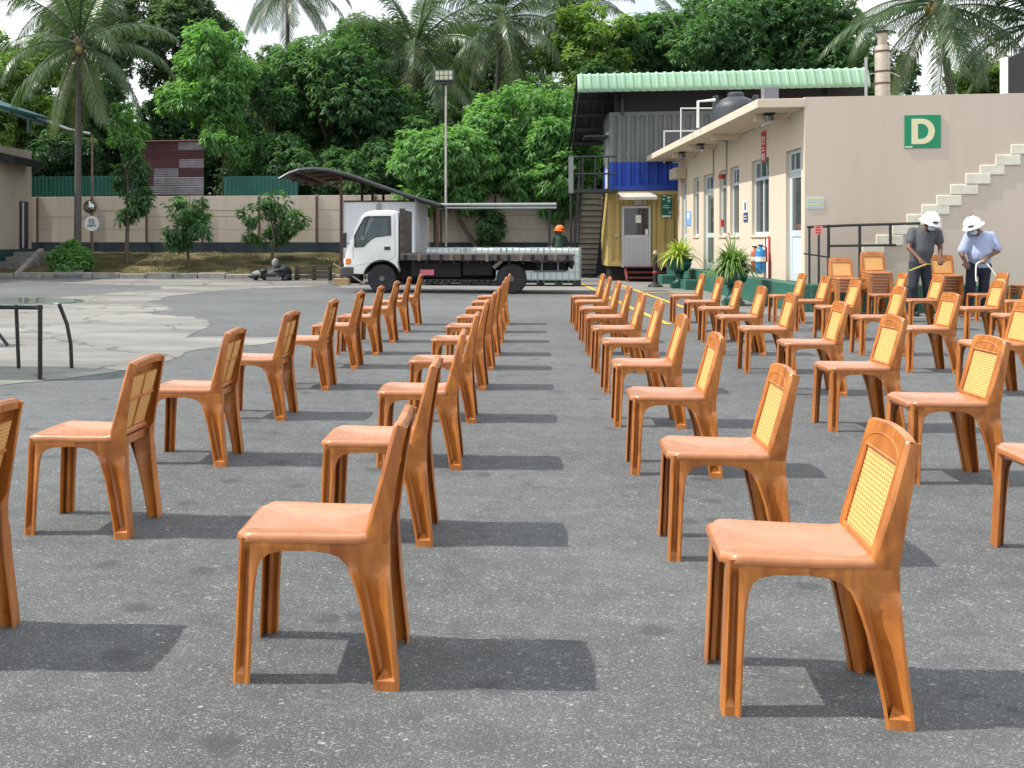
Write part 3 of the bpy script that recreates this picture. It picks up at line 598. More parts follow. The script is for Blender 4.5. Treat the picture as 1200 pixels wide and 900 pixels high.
# curved green roof
rf = thing('green_roof', 'light green ribbed metal roof with curved front eave above the containers', 'roof', (0,0,0))
YF = YC-1.3; ra = onY(677, 100, YF); rb = onY(1028, 100, YF)
zlip = onY(677, 108.5, YF).z; ztop = onY(677, 87, YF+.35).z
prof = [(YF,zlip),(YF+.03,zlip+.16),(YF+.1,zlip+.32),(YF+.22,ztop-.08),(YF+.42,ztop),(YF+.8,ztop+.0),(YF+2.6,ztop-.52),(YF+5.4,ztop-1.7)]
rows = []; per = .25; nx = int((rb.x-ra.x)/per)
for j, (y, z) in enumerate(prof):
    y2, z2 = prof[min(j+1, len(prof)-1)]; y1, z1 = prof[max(j-1, 0)]; nn = Vector((0, -(z2-z1), y2-y1)).normalized(); row = []
    for i in range(nx):
        for fr, dd in ((0,0),(.30,0),(.4,.03),(.6,.03),(.7,0)): row.append(Vector((ra.x+(i+fr)*per, y, z))+nn*dd)
    rows.append(row)
MB().sheet(rows).build('roof_sheet', mat('mint_sheet', (.235,.39,.27), .5, .08, 2, dirt=(.15,.25,.18), dirt_amt=.5), rf, solid=.012, smooth=30, fix=False)
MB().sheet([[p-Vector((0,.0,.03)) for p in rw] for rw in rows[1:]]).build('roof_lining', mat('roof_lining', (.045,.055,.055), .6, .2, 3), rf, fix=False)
for j in range(6):
    t = j/5; y = YF+.5+t*4.6; z = np.interp(y, [p[0] for p in prof], [p[1] for p in prof])-.1
    MB().box(ra.x+.05, rb.x, y-.04, y+.04, z-.1, z).build('purlin', M_BLACK, rf)
for xx in (ra.x+.08, ra.x+1.4, ra.x+4.5, ra.x+7.5): MB().add([(xx+dx, YF+.4+dy*4.9, (ztop if not dy else prof[-1][1])-.22-dz) for dx in (0,.08) for dy in (0,1) for dz in (0,.14)], [(0,1,3,2),(4,6,7,5),(0,2,6,4),(1,5,7,3),(0,4,5,1),(2,3,7,6)]).build('rafter', M_BLACK, rf)
MB().box(ra.x+1.2, rb.x, YC-.0, YC+.06, ZC2, ztop-.25).build('gable_shade_board', mat('shadow_board', (.012,.013,.014), .8), rf)  # added near-black board stands in for the shade under the roof
for xx in (ra.x+1.4, ra.x+6): MB().box(xx, xx+.09, YC-.09, YC-.005, ZC2-.1, ztop-.2).build('roof_post', M_BLACK, rf)
p = onY(777, 169, YC); q = onY(811.5, 152.5, YC)
wf = MB(); x0, x1, z0, z1 = p.x, q.x+.3, p.z-.6, q.z; t = .05
wf.box(x0, x0+t, -.03, .0, z0, z1).box(x1-t, x1, -.03, .0, z0, z1).box(x0+t, x1-t, -.03, 0, z1-t, z1); wf.tf = None
o = thing('container_window', 'white framed dark window in the grey upper container wall', 'window', (0, YC-.032, 0))
wf.build('frame', M_WHITE, o); MB().box(x0+t, x1-t, -.02, -.005, z0, z1-t).build('pane', glass('dark_glass2', (.012,.014,.016), .05), o)
q0 = D(703, 150, 34.6); MB().box(cxl-.75-cxl, -.02, .1, 1.4, ZC2-ZC1-.75, ZC2-ZC1-.7).build('end_awning', M_BLACK, uc)
MB().box(-.03, .03, .5, 1.3, .1, 1.9).build('end_door', M_GREYP, uc)
# ================================================================ chairs
def lerp_tab(tab, z):
    zs = [r[0] for r in tab]; return [float(np.interp(z, zs, [r[k] for r in tab])) for k in range(1, len(tab[0]))]
BACK = [(.40,.148,.212),(.43,.149,.213),(.45,.152,.215),(.50,.165,.221),(.60,.193,.235),(.70,.219,.252),(.745,.231,.263),(.775,.239,.270)]
REAR = [(0,.174,.243),(.03,.172,.242),(.12,.155,.232),(.24,.130,.220),(.31,.109,.215),(.35,.092,.2135),(.374,.068,.213),(.386,.036,.2125),(.391,-.02,.2125),(.424,-.02,.213)]
FRNT = [(0,-.195,-.243),(.03,-.194,-.242),(.15,-.189,-.237),(.28,-.182,-.232),(.335,-.174,-.230),(.362,-.163,-.229),(.378,-.143,-.2285),(.388,-.105,-.228),(.391,-.018,-.228),(.424,-.018,-.226)]
def shw(x): return .203-.016*(x+.226)/.411-.005
def rear_leg(s):
    rows = []; zs = [0,.015,.06,.12,.18,.24,.29,.33,.35,.364,.374,.381,.386,.391,.405,.424]
    for z in zs:
        xf, xr = lerp_tab(REAR, z); y = .211-.019*z/.4; d = .046*min(1, max(0, (.428-z)/.16)); xm = .203-.210*z
        if z > .3: d = min(d, max(.0, (xm-xf)*.9))
        rows.append([Vector((x, s*(min(yy, shw(x)) if z > .34 else yy), z)) for x, yy in ((xf+.004,y-.022),(xf,y-.004),(xf+.006,y),(xm-.010,y-d*.88),(xm+.003,y-d),(xr-.008,y),(xr,y-.004),(xr-.002,y-.058))])
    b = MB().sheet(rows); r = rows[1]; b.add([r[2]+Vector((0,0,.012)), r[4]+Vector((0,0,.036)), r[5]+Vector((0,0,.012)), rows[0][2], rows[0][5]], [(0,1,2),(0,2,4,3)])
    return b
def front_leg(s):
    rows = []; zs = [0,.015,.06,.15,.23,.29,.335,.352,.362,.371,.378,.384,.388,.391,.405,.424]
    for z in zs:
        xs, xf = lerp_tab(FRNT, z); y = .212-.011*z/.4; d = .026*min(1, max(0, (.424-z)/.05)); xm = xf+.024
        rows.append([Vector((x, s*(min(yy, shw(x)) if z > .34 else yy), z)) for x, yy in ((xs-.003,y-.016),(xs,y-.004),(xs-.005,y),(xm+.009,y-.002-d*.15),(xm+.004,y-d),(xm-.006,y-d),(xf+.006,y-.001),(xf,y-.006),(xf+.002,y-.066))])
    b = MB().sheet(rows); r = rows[1]; b.add([r[3]+Vector((0,0,.010)), r[4]+Vector((0,0,.026)), r[5]+Vector((0,0,.026)), r[6]+Vector((0,0,.010)), rows[0][3], rows[0][6]], [(0,1,2,3),(0,3,5,4)])
    return b
def seat_mesh():
    out = []; n = 72
    def sup(t, ax0, ax1, hw0, hw1, e):
        c, s = math.cos(t), math.sin(t); cx = math.copysign(abs(c)**e, c); sy = math.copysign(abs(s)**e, s)
        xm, ax = (ax0+ax1)/2, (ax1-ax0)/2; x = xm+ax*cx; k = (x-ax0)/(ax1-ax0); return x, (hw0+(hw1-hw0)*k)*sy
    ring = [sup(2*math.pi*i/n, -.226, .185, .203, .187, .15) for i in range(n)]
    ring = [(x-(.018*min(1, max(0, (.168-abs(y))/.012)) if x < -.19 else 0), y) for x, y in ring]
    c = (-.03, 0); V = []; Fc = []
    def prof(f, x, y): # seat dish with rim
        dish = -.014*(1-min(1, f/.86)**3); rise = .018*max(0, (x-.08)/.1)**2 if x > .08 else 0; fr = -.012*max(0, (-.2-x)/.06) if x < -.2 else 0
        return .432+dish+rise+fr
    fr = [.12,.3,.5,.68,.8,.87,.90,.915,.94,.965,.983,.993,.998,1.0,.996]; dz = [0,0,0,0,0,.0005,.001,.003,.0035,.003,.001,-.003,-.008,-.013,-.019]
    V.append((c[0], c[1], prof(0, *c)))
    for f, d in zip(fr, dz):
        for x, y in ring: xx, yy = c[0]+(x-c[0])*f, c[1]+(y-c[1])*f; V.append((xx, yy, prof(f, xx, yy)+d))
    for i in range(n): Fc.append((0, 1+i, 1+(i+1) % n))
    for r in range(len(fr)-1):
        for i in range(n): i2 = (i+1) % n; Fc.append((1+r*n+i, 1+(r+1)*n+i, 1+(r+1)*n+i2, 1+r*n+i2))
    b = MB().add(V, Fc)
    for xx, hw_ in ((-.222, .165), (.18, .17)):      # front and rear apron between the legs
        ys = np.linspace(-hw_, hw_, 9); b.sheet([[(xx, y, .386-.02*(abs(y)/hw_)**4) for y in ys], [(xx, y, .422) for y in ys]])
    return b
PY, PZ0, PZ1 = .158, .456, .694
def halfw(z): return float(np.interp(z, [.40,.45,.6,.70,.775], [.176,.190,.196,.193,.186]))
def topz(y): a = abs(y)/.186; return .763+.011*math.cos(min(1, a)*math.pi*.5)**1.2-(.006*max(0, (a-.90)/.10)**2)
def back_mesh():
    b = MB(); ys = np.concatenate([[-1,-.97,-.88], [-PY/.1945], np.linspace(-.66,.66,11), [PY/.1945], [.88,.97,1]]); zs = [.405,.42,.435,PZ0,.52,.58,.64,PZ1,.71,.73,.75,1]
    def pt(fy, z):
        if z >= 1: zz = topz(fy*.186); hw = halfw(zz)
        else: zz = z; hw = halfw(z)
        y = fy*hw
        if abs(abs(fy)-PY/.1945) < 1e-6: y = math.copysign(PY, fy)
        x = lerp_tab(BACK, zz)[0]-.006*(abs(fy)**3)+(.006 if abs(fy) > .985 else 0)
        return Vector((x, y, zz))
    P_ = [[pt(f, z) for f in ys] for z in zs]; m = len(ys); V = [p for r in P_ for p in r]; Fc = []
    for i in range(len(zs)-1):
        for j in range(m-1):
            if PZ0-1e-6 <= zs[i] < PZ1-1e-6 and abs((ys[j]+ys[j+1])/2*.1945) < PY: continue
            Fc.append((i*m+j, i*m+j+1, (i+1)*m+j+1, (i+1)*m+j))
    b.add(V, Fc)
    top = P_[-1]; b.sheet([top, [p+Vector((.006,0,.003)) for p in top], [p+Vector((.018,0,.001)) for p in top], [p+Vector((.024,0,-.008)) for p in top], [p+Vector((.022,0,-.03)) for p in top]])
    for s in (-1, 1):
        rows = []
        for z in (.40,.412,.425,.445,.5,.55,.6,.65,.7,.74,topz(.186)):
            xf, xr = lerp_tab(BACK, z); hw = halfw(z); rows.append([Vector(p) for p in ((xf,s*hw,z),(xf+.004,s*(hw+.003),z),(xr-.006,s*(hw+.001),z),(xr,s*(hw-.004),z),(xr-.002,s*(hw-(.05 if z < .43 else .016)),z))])
        b.sheet(rows)
    for s in (-1, 1):                               # raised bead round the cane panel
        b.tube([(lerp_tab(BACK,z)[0]-.001, s*(PY+.001), z) for z in (PZ0,.55,.62,PZ1)], .0035, 6)
    for z in (PZ0, PZ1): b.tube([(lerp_tab(BACK,z)[0]-.001, y, z) for y in (-PY, PY)], .0035, 6)
    ar = [(.156*math.cos(a), PZ1+.008+.042*math.sin(a)) for a in np.linspace(.12, math.pi-.12, 17)]
    b.tube([(lerp_tab(BACK,z)[0]-.002, y, z) for y, z in ar], .0025, 5)
    return b
def cane_mesh():
    b = MB(); nx, nz_ = 15, 18
    for i in range(nx):
        for j in range(nz_):
            y0, y1 = -PY+2*PY*i/nx, -PY+2*PY*(i+1)/nx; z0, z1 = PZ0+(PZ1-PZ0)*j/nz_, PZ0+(PZ1-PZ0)*(j+1)/nz_
            q = [(y0,z0),(y1,z0),(y1,z1),(y0,z1)]; c = ((y0+y1)/2, (z0+z1)/2); r = [(c[0]+(a-c[0])*.50, c[1]+(e-c[1])*.42) for a, e in q]
            V = [(lerp_tab(BACK,z)[0]+.007, y, z) for y, z in q+r]
            b.add(V, [(k, (k+1) % 4, 4+(k+1) % 4, 4+k) for k in range(4)])
    return b
def make_chair():
    t = thing('plastic_chair', 'x', 'chair')
    def prt(name, mb, m, th, off=0):
        o = mb.build(name, m, t); bm = bmesh.new(); bm.from_mesh(o.data); bmesh.ops.remove_doubles(bm, verts=bm.verts, dist=.0006); bmesh.ops.recalc_face_normals(bm, faces=bm.faces); bm.to_mesh(o.data); bm.free()
        md = o.modifiers.new('s', 'SOLIDIFY'); md.thickness = th; md.offset = off; return bake(o, 38)
    prt('seat', seat_mesh(), M_SEAT, .004, 0)
    bk = prt('backrest', back_mesh(), M_WOOD, .0045, 0)
    cn_ = prt('cane_panel', cane_mesh(), M_CANE, .004, 0); cn_.parent = bk
    rc = inst('cane_panel', cn_.data, bk, (.0115, 0, 0))
    MB().sheet([[(lerp_tab(BACK,z)[0]+.0125, y, z) for y in (-PY-.004, PY+.004)] for z in (PZ0-.004,.52,.6,PZ1+.004)]).build('panel_backing', mat('cane_hole_shade', (.42,.22,.06), .5, .06, 9), bk, fix=False)  # added sheet closes the holes: solid cast shadow, hole shade in its darker tone
    rib = MB(); P0 = [Vector((lerp_tab(BACK,z)[0]+.023, 0, z)) for z in (PZ0,.52,.6,PZ1)]
    rib.tube(P0, .006, 6); zc = (PZ0+PZ1)/2+.02; rib.tube([(lerp_tab(BACK,zc)[0]+.024, -PY, zc), (lerp_tab(BACK,zc)[0]+.024, PY, zc)], .006, 6)
    o = rib.build('rear_rib', M_WOOD, bk, smooth=40)
    for s in (-1, 1): prt('leg', front_leg(s), M_WOOD, .004); prt('leg', rear_leg(s), M_WOOD, .004)
    return t
chair0 = make_chair(); used = [False]
def place(p, yaw, label, group, z=0):
    o = chair0 if not used[0] else copy_tree(chair0); used[0] = True
    o.location = (p[0], p[1], z); o.rotation_euler = (0, 0, yaw); o['label'] = label; o['group'] = group; return o
ORD = ['first','second','third','fourth','fifth','sixth','seventh','eighth','ninth','tenth']
def rowof(px, foot, where, end, yaws=None, jit=.035):
    n = len(px)
    for i, (x, y) in enumerate(px):
        f = G(x, y); yw = (yaws[i] if yaws and i in yaws else random.uniform(-jit, jit)); lx, ly = foot
        c = Vector((f.x-(lx*math.cos(yw)-ly*math.sin(yw)), f.y-(lx*math.sin(yw)+ly*math.cos(yw)), 0))
        place(c, yw, 'brown cane-backed plastic chair, %s from %s in %s' % (ORD[n-1-i], end, where), 'chairs set out in rows')
RN, FN, FF, RF_ = (.207,-.212), (-.218,-.214), (-.218,.214), (.207,.212)
rowof([(452,810),(497,641),(534,551),(552,496),(565,457.5),(574.5,434),(581,417.5),(586.5,402),(590,390.5),(594,381)], RN, "row leading to truck's rear wheel", 'truck', {0:.02, 1:.01})
cr_ = [(142,632),(257,547),(328,493),(381,457.5),(415,432.5),(440,416.5),(459.5,402),(475.5,390),(489,381.5)]
f = G(20, 730); place((f.x-.228, f.y-.212), .03, "brown cane-backed plastic chair, tenth from truck in cab row", 'chairs set out in rows')
rowof(cr_, RN, 'row leading to its cab', 'truck')
rowof([(858,840),(791,658),(745,557),(724,500.5),(711,460.5),(699,437),(690,416.5),(683,401.5),(676.5,389),(672.5,380.5)], FN, 'row leading to yellow container', 'container', {0:-.055, 1:-.03, 2:-.03})
E_ = [(1073,568),(978,506.5),(925,463),(876,437.5),(848,416.5),(825,401.5),(807,389.5),(790,379)]
f = G(1168, 637); place((f.x+.216, f.y-.214), .0, 'brown cane-backed plastic chair, ninth from large plant in its row', 'chairs set out in rows')
rowof(E_, FN, 'row leading there', 'large potted plant')
f = G(1123, 456); place((f.x+.216, f.y-.214), .02, 'brown cane-backed plastic chair, sixth from gate in its row', 'chairs set out in rows')
rowof([(1067,437),(1011,417),(966,399),(934,388),(908,379)], FN, 'row leading there', 'black pipe gate')
rowof([(1179,414),(1134,401.5),(1068,387),(1027,377.5)], FN, "row leading to chair stacks' tallest", 'stacks')
rowof([(1181,389),(1146,377)], FN, 'short row beside man in blue shirt', 'D wall')
def stack(px, py, n, yaw, lab):
    p = G(px, py); d = Vector((-math.cos(yaw), -math.sin(yaw), 0))
    for k in range(n):
        q = p+d*(.010*k); place((q.x+random.uniform(-.006,.006), q.y), yaw+random.uniform(-.02,.02), 'brown plastic chair, %s in %s' % (('topmost','second from top','third from top','fourth from top','fifth from top','sixth from top','seventh from top','lowest')[n-1-k] if k else 'lowest', lab), 'chairs in '+lab, z=.052*k)
stack(989, 368, 5, R(90), 'the low stack nearest the black pipe gate')
stack(1026, 368.3, 7, R(90), 'the tallest stack in front of the pipe railing')
stack(1107, 368.5, 6, R(90), 'the stack between the two men in white helmets')
stack(1207, 371, 3, 0, 'the short stack beside man in blue')

# ================================================================ truck
YT = onY(447, 343.4, 26.0)
YT = G(447, 343.4).y
def TP(px, py): v = onY(px, py, YT); return v.x, v.z
tx0 = TP(600, 300)[0]
tr = thing('flatbed_truck', 'white cab flatbed truck with dark weathered bed parked side-on', 'truck', (tx0, YT, 0))
def T(px, py): x, z = TP(px, py); return (x-tx0, z)
TW = 1.85
# cab shell: side outline skinned across the width, window cut out of the side skin
outl = [T(403,321),(T(403,312)),(T(404.5,303)),T(407,293),T(411,281),T(416.5,267),T(421,257.5),T(424.5,252),T(429,248.8),T(436,247),T(450,246),T(462,246.6),T(465.5,249),T(467,255),T(467,303),T(466,309)]
wc = T(447.5, 327); arch = [(wc[0]+.46*math.cos(a), wc[1]+.46*math.sin(a)) for a in np.linspace(.35, math.pi-.25, 12)]
poly = outl+arch+[T(415,321)]
win = [T(416,289.5),T(415.5,277),T(421,266),T(427.5,255),T(431,254),T(457.5,253.5),T(458,275.5),T(440,277.5),T(434,281),T(426,289)]
def side_skin(y, flip):
    me = bpy.data.meshes.new('t'); bm = bmesh.new()
    vs = [bm.verts.new((x, y, z)) for x, z in poly]; ws = [bm.verts.new((x, y, z)) for x, z in win]
    ed = [bm.edges.new((v[i], v[(i+1) % len(v)])) for v in (vs, ws) for i in range(len(v))]
    bmesh.ops.triangle_fill(bm, use_beauty=True, use_dissolve=False, edges=ed); V = [tuple(v.co) for v in bm.verts]; bm.verts.index_update(); Fc = [tuple(v.index for v in f.verts) for f in bm.faces]; bm.free(); return V, Fc
def prof_in(pts, d):  # outline pulled inwards for the tumble-home edge
    c = Vector((sum(p[0] for p in pts)/len(pts), sum(p[1] for p in pts)/len(pts))); return [((p[0]-c.x)*(1-d)+c.x, (p[1]-c.y)*(1-d)+c.y) for p in pts]
cb = MB(); V, Fc = side_skin(0, 0); cb.add(V, Fc); V, Fc = side_skin(TW, 1); cb.add(V, Fc)
n = len(poly); 
for i in range(n):
    a, c = poly[i], poly[(i+1) % n]
    if 4 <= i <= 6: continue                       # windscreen opening
    cb.add([(a[0],0,a[1]),(c[0],0,c[1]),(c[0],TW,c[1]),(a[0],TW,a[1])], [(0,1,2,3)])
cab = cb.build('cab', M_WHITE, tr)
bm = bmesh.new(); bm.from_mesh(cab.data); bmesh.ops.remove_doubles(bm, verts=bm.verts, dist=.0005); bmesh.ops.recalc_face_normals(bm, faces=bm.faces); bm.to_mesh(cab.data); bm.free()
m = cab.modifiers.new('b', 'BEVEL'); m.width = .045; m.segments = 3; m.limit_method = 'ANGLE'; m.angle_limit = R(50)
m = cab.modifiers.new('s', 'SOLIDIFY'); m.thickness = .02; m.offset = -1
bake(cab, 40)
M_TG = glass('truck_glass', (.25,.33,.34), .03, .85)
rubber = mat('window_rubber', (.015,.015,.016), .7)
MB().add([(x, .012, z) for x, z in win]+[(x, .018, z) for x, z in win], [tuple(range(len(win))), tuple(range(2*len(win)-1, len(win)-1, -1))]).build('side_window', M_TG, cab)
MB().add([(x, TW-.012, z) for x, z in win]+[(x, TW-.018, z) for x, z in win], [tuple(range(len(win))), tuple(range(2*len(win)-1, len(win)-1, -1))]).build('side_window', M_TG, cab)
for y in (-.004, TW+.004): MB().tube([(x, y, z) for x, z in win+[win[0]]], .016, 6).build('window_seal', rubber, cab)
a, c = poly[4], poly[7]; MB().add([(a[0]+.01,.06,a[1]),(c[0]+.01,.06,c[1]),(c[0]+.01,TW-.06,c[1]),(a[0]+.01,TW-.06,a[1])], [(0,1,2,3)]).build('windscreen', M_TG, cab)
ap = T(432, 254); ap2 = T(424.5, 277); MB().tube([(ap[0], -.003, ap[1]), (T(428.5,262)[0], -.003, T(428.5,262)[1]), (ap2[0]+.03, -.003, ap2[1])], .013, 6).build('quarter_light_bar', rubber, cab)
seam = mat('panel_seam', (.25,.25,.25), .7)
MB().tube([(x, -.001, z) for x, z in (T(414,303), T(413.5,290), T(422,263))], .006, 5).build('door_seam', seam, cab)
MB().tube([(x, -.001, z) for x, z in (T(462.5,251), T(463,300), T(458,304), T(414.5,311.5))], .006, 5).build('door_seam', seam, cab)
a, c = T(450.5, 293), T(457.5, 289); MB().box(a[0], c[0], -.02, .0, a[1], c[1]).build('door_handle', M_BLACK, cab, bevel=.006)
a, c = T(404.8, 310), T(411.5, 302.5); MB().box(a[0], c[0], -.012, .3, a[1], c[1]).build('indicator', mat('amber_lens', (.75,.22,.03), .2), cab, bevel=.02)
a, c = T(402, 309), T(406, 303); MB().box(a[0]-.005, c[0], .1, .5, a[1], c[1]).build('headlight', glass('lens', (.7,.7,.7), .1), cab, bevel=.02)
a, c = T(401.5, 324), T(414.5, 312.5); MB().box(a[0]-.03, c[0], -.02, TW+.02, a[1], c[1]).build('bumper', mat('bumper_grey', (.05,.055,.06), .6, .2), tr, bevel=.03)
MB().tube([(x, y, z) for x, y, z in ((T(410,286)[0], -.02, T(410,286)[1]), (T(404,283)[0], -.16, T(404,283)[1]))], .012).build('mirror_arm', M_BLACK, cab)
a = T(405, 288); MB().box(a[0]-.05, a[0]+.05, -.24, -.1, a[1]-.05, a[1]+.32).build('mirror', M_BLACK, cab, bevel=.02)
a, c = T(434, 300), T(460, 280); MB().box(a[0], c[0], .15, TW-.15, a[1]-.1, c[1]-.05).build('seats', mat('cab_interior', (.03,.03,.035), .8), cab, bevel=.06)
a = T(452, 277); MB().box(a[0], a[0]+.1, .2, .75, a[1]-.2, a[1]+.42).build('seat_back', mat('seat_grey', (.16,.17,.18), .8), cab, bevel=.04)
a = T(418, 282); MB().box(a[0], a[0]+.35, .1, TW-.1, a[1]-.3, a[1]+.02).build('dashboard', mat('cab_interior', (0,0,0)), cab, bevel=.04)
a = T(436, 279.5); sw = MB(); sw.tube([(a[0]+.1*math.cos(k)*.6, .55+.2*math.sin(k), a[1]+.12*math.cos(k)) for k in np.linspace(0, 2*math.pi, 17)], .014, 6); sw.build('steering_wheel', M_BLACK, cab)
MB().add([(p[0], y, p[1]) for p in arch for y in (-.02, .35)], [(2*i, 2*i+1, 2*i+3, 2*i+2) for i in range(len(arch)-1)]).build('wheel_arch', M_BLACK, tr, solid=.025)
# bed
a, c = T(468.5, 303), T(479, 246); hb_ = MB().box(a[0], c[0]-.1, .0, TW, a[1], c[1]).build('headboard', mat('weathered_board', (.055,.048,.042), .85, .4, 5, dirt=(.15,.12,.09), dirt_amt=.5), tr, bevel=.01)
for k in range(6): MB().box(a[0]-.008, c[0]-.092, -.012+k*.001, TW*.02+.03, a[1]+.06+k*.2, a[1]+.22+k*.2).build('board', mat('weathered_board', (0,0,0)), hb_)
a, c = T(470, 303.5), T(672, 297.5); bd_l = a[0]; bd_r = c[0]
bedm = mat('bed_wood', (.105,.085,.07), .85, .35, 4, dirt=(.05,.045,.04), dirt_amt=.6, stretch=(.4,2,2))
for k in range(9):
    y0 = TW*k/9-.08; MB().box(bd_l, bd_r+random.uniform(-.03,.03), y0, y0+TW/9-.008+(.08 if k == 8 else 0), c[1]-.045, c[1]+random.uniform(-.004,.004)).build('bed_plank', bedm, tr, bevel=.006)
MB().box(bd_l, bd_r, -.1, -.06, a[1]-.03, c[1]-.01).build('side_rail', mat('bed_rail', (.085,.075,.07), .8, .5, 6, dirt=(.18,.10,.07), dirt_amt=.6), tr, bevel=.006)
for k in range(15): x = bd_l+.15+k*(bd_r-bd_l-.3)/14+random.uniform(-.04,.04); MB().box(x-.035, x+.035, -.125, -.098, a[1]-.02-random.uniform(0,.05), c[1]-.02).build('stake_pocket', (M_DARK, mat('rail_grime', (.17,.15,.13), .8, .3))[k % 3 == 1], tr, bevel=.005)
for k in range(12): x = bd_l+.3+k*(bd_r-bd_l-.5)/11; MB().box(x-.03, x+.03, -.06, TW, a[1]-.11, a[1]-.004).build('cross_bearer', M_DARK, tr)
cfr = T(478, 322); 
for y in (.45, TW-.53): MB().box(T(420,300)[0], bd_r-.1, y, y+.08, cfr[1]+.1, cfr[1]+.32).build('chassis_rail', M_DARK, tr)
a, c = T(481, 325), T(540, 305); MB().box(a[0], c[0], .1, .5, a[1], c[1]).build('side_tank', M_DARK, tr, bevel=.03)
a, c = T(484, 329), T(580, 306); MB().box(a[0], c[0], .75, TW-.3, a[1], c[1]).build('gearbox', M_DARK, tr, bevel=.05)
a, c = T(542, 323), T(577, 304); MB().box(a[0], c[0], .1, .6, a[1], c[1]).build('battery_box', M_DARK, tr, bevel=.02)
MB().box(T(450,300)[0], T(482,300)[0], .4, TW-.4, T(470,328)[1], T(470,304)[1]).build('engine', M_DARK, tr, bevel=.05)
a, c = T(492, 322.5), T(508.5, 316); MB().box(a[0], c[0], -.0, .04, a[1], c[1]).build('pink_plate', mat('pink_plate', (.55,.13,.17), .6), tr)
p, q = T(578.5, 314), T(590, 303.5); MB().tube([(p[0],-.02,p[1]),(q[0],-.02,q[1])], .05, 6).build('mudguard_stay', mat('stay_brown', (.2,.16,.12), .7), tr)
for yy in (306.5, 318): MB().tube([(T(625,yy)[0],.0,T(625,yy)[1]),(T(664,yy)[0],.0,T(664,yy)[1])], .022).build('guard_bar', mat('bar_grey', (.12,.13,.14), .5), tr)
for xx in (635, 654): MB().tube([(T(xx,303)[0],.0,T(xx,303)[1]),(T(xx,318)[0],.0,T(xx,318)[1])], .022).build('guard_post', mat('bar_grey', (0,0,0)), tr)
a = T(628, 312); MB().box(a[0], bd_r-.15, .2, TW-.2, T(640,318)[1], T(640,303)[1]).build('rear_underframe', M_DARK, tr, bevel=.05)
MB().prism([T(664,303), T(672,303), T(673,308), T(671,316), T(668,310)], -.05, TW).build('tail_bracket', M_DARK, tr)
def wheel(px, py, rad, y, dual):
    c = T(px, py); cz = rad; w_ = .2
    hub = MB(); root = MB().lathe([(rad*.56,.0),(rad*.60,.0),(rad*.93,.0),(rad,.04),(rad,w_-.04),(rad*.93,w_),(rad*.56,w_)], (c[0], y, cz), 40, 'y').build('wheel', M_RUBBER, tr, smooth=40)
    for k in range(40):
        an = 2*math.pi*k/40
    MB().lathe([(.0,.05),(rad*.2,.05),(rad*.22,.09),(rad*.50,.07),(rad*.56,.012),(rad*.58,.012),(rad*.58,.15),(.0,.15)], (c[0], y, cz), 32, 'y').build('rim', mat('rim_dark', (.035,.036,.04), .6, .2), root, smooth=30)
    hb2 = MB().lathe([(.02,-.01),(rad*.18,-.01),(rad*.2,.05),(0.02,.05)], (c[0], y, cz), 16, 'y').build('hub', mat('hub_grey', (.12,.11,.10), .6), root, smooth=30)
    for k in range(6):
        an = k*math.pi/3; MB().lathe([(.016,.0),(.016,.07)], (c[0]+rad*.33*math.cos(an), y+.04, cz+rad*.33*math.sin(an)), 6, 'y').build('wheel_nut', mat('hub_grey', (0,0,0)), root)
rad = (T(0,0)[1]*0)+abs(T(447,326.4)[1]-T(447,343.4)[1])
wheel(447.3, 326.5, rad, .02, 0); wheel(599.5, 326, rad*1.03, .0, 1); wheel(447.3, 326.5, rad, TW-.22, 0); wheel(599.5, 326, rad*1.03, TW-.2, 1); wheel(599.5, 326, rad*1.03, .23, 1)
MB().tube([(T(447,326)[0],.2,rad),(T(447,326)[0],TW-.2,rad)], .05).build('front_axle', M_DARK, tr)
MB().tube([(T(600,326)[0],.2,rad),(T(600,326)[0],TW-.2,rad)], .08).build('rear_axle', M_DARK, tr)
# timber block and stick by the front bumper
p = G(390, 334.3); q = G(409, 334.3)
o = MB().box(0, (q-p).length, -.15, .15, 0, .19).build('timber_block', mat('raw_timber', (.34,.24,.13), .85, .3, 4, stretch=(.3,4,4)), bevel=.012)
o.location = (p.x, p.y+.15, 0); tag(o, 'short squared timber block on the ground before the truck bumper', 'timber')
p, q = G(427, 334.2), D(390, 315, G(390, 334).y+.0)
o = MB().tube([(0,0,.03), (q.x-p.x, -.32, .62)], .025, 6).build('stick', mat('pole_grey', (.38,.33,.26), .8)); o.location = (p.x, p.y, 0); tag(o, 'thin pole leaning across the timber block by the bumper', 'pole')

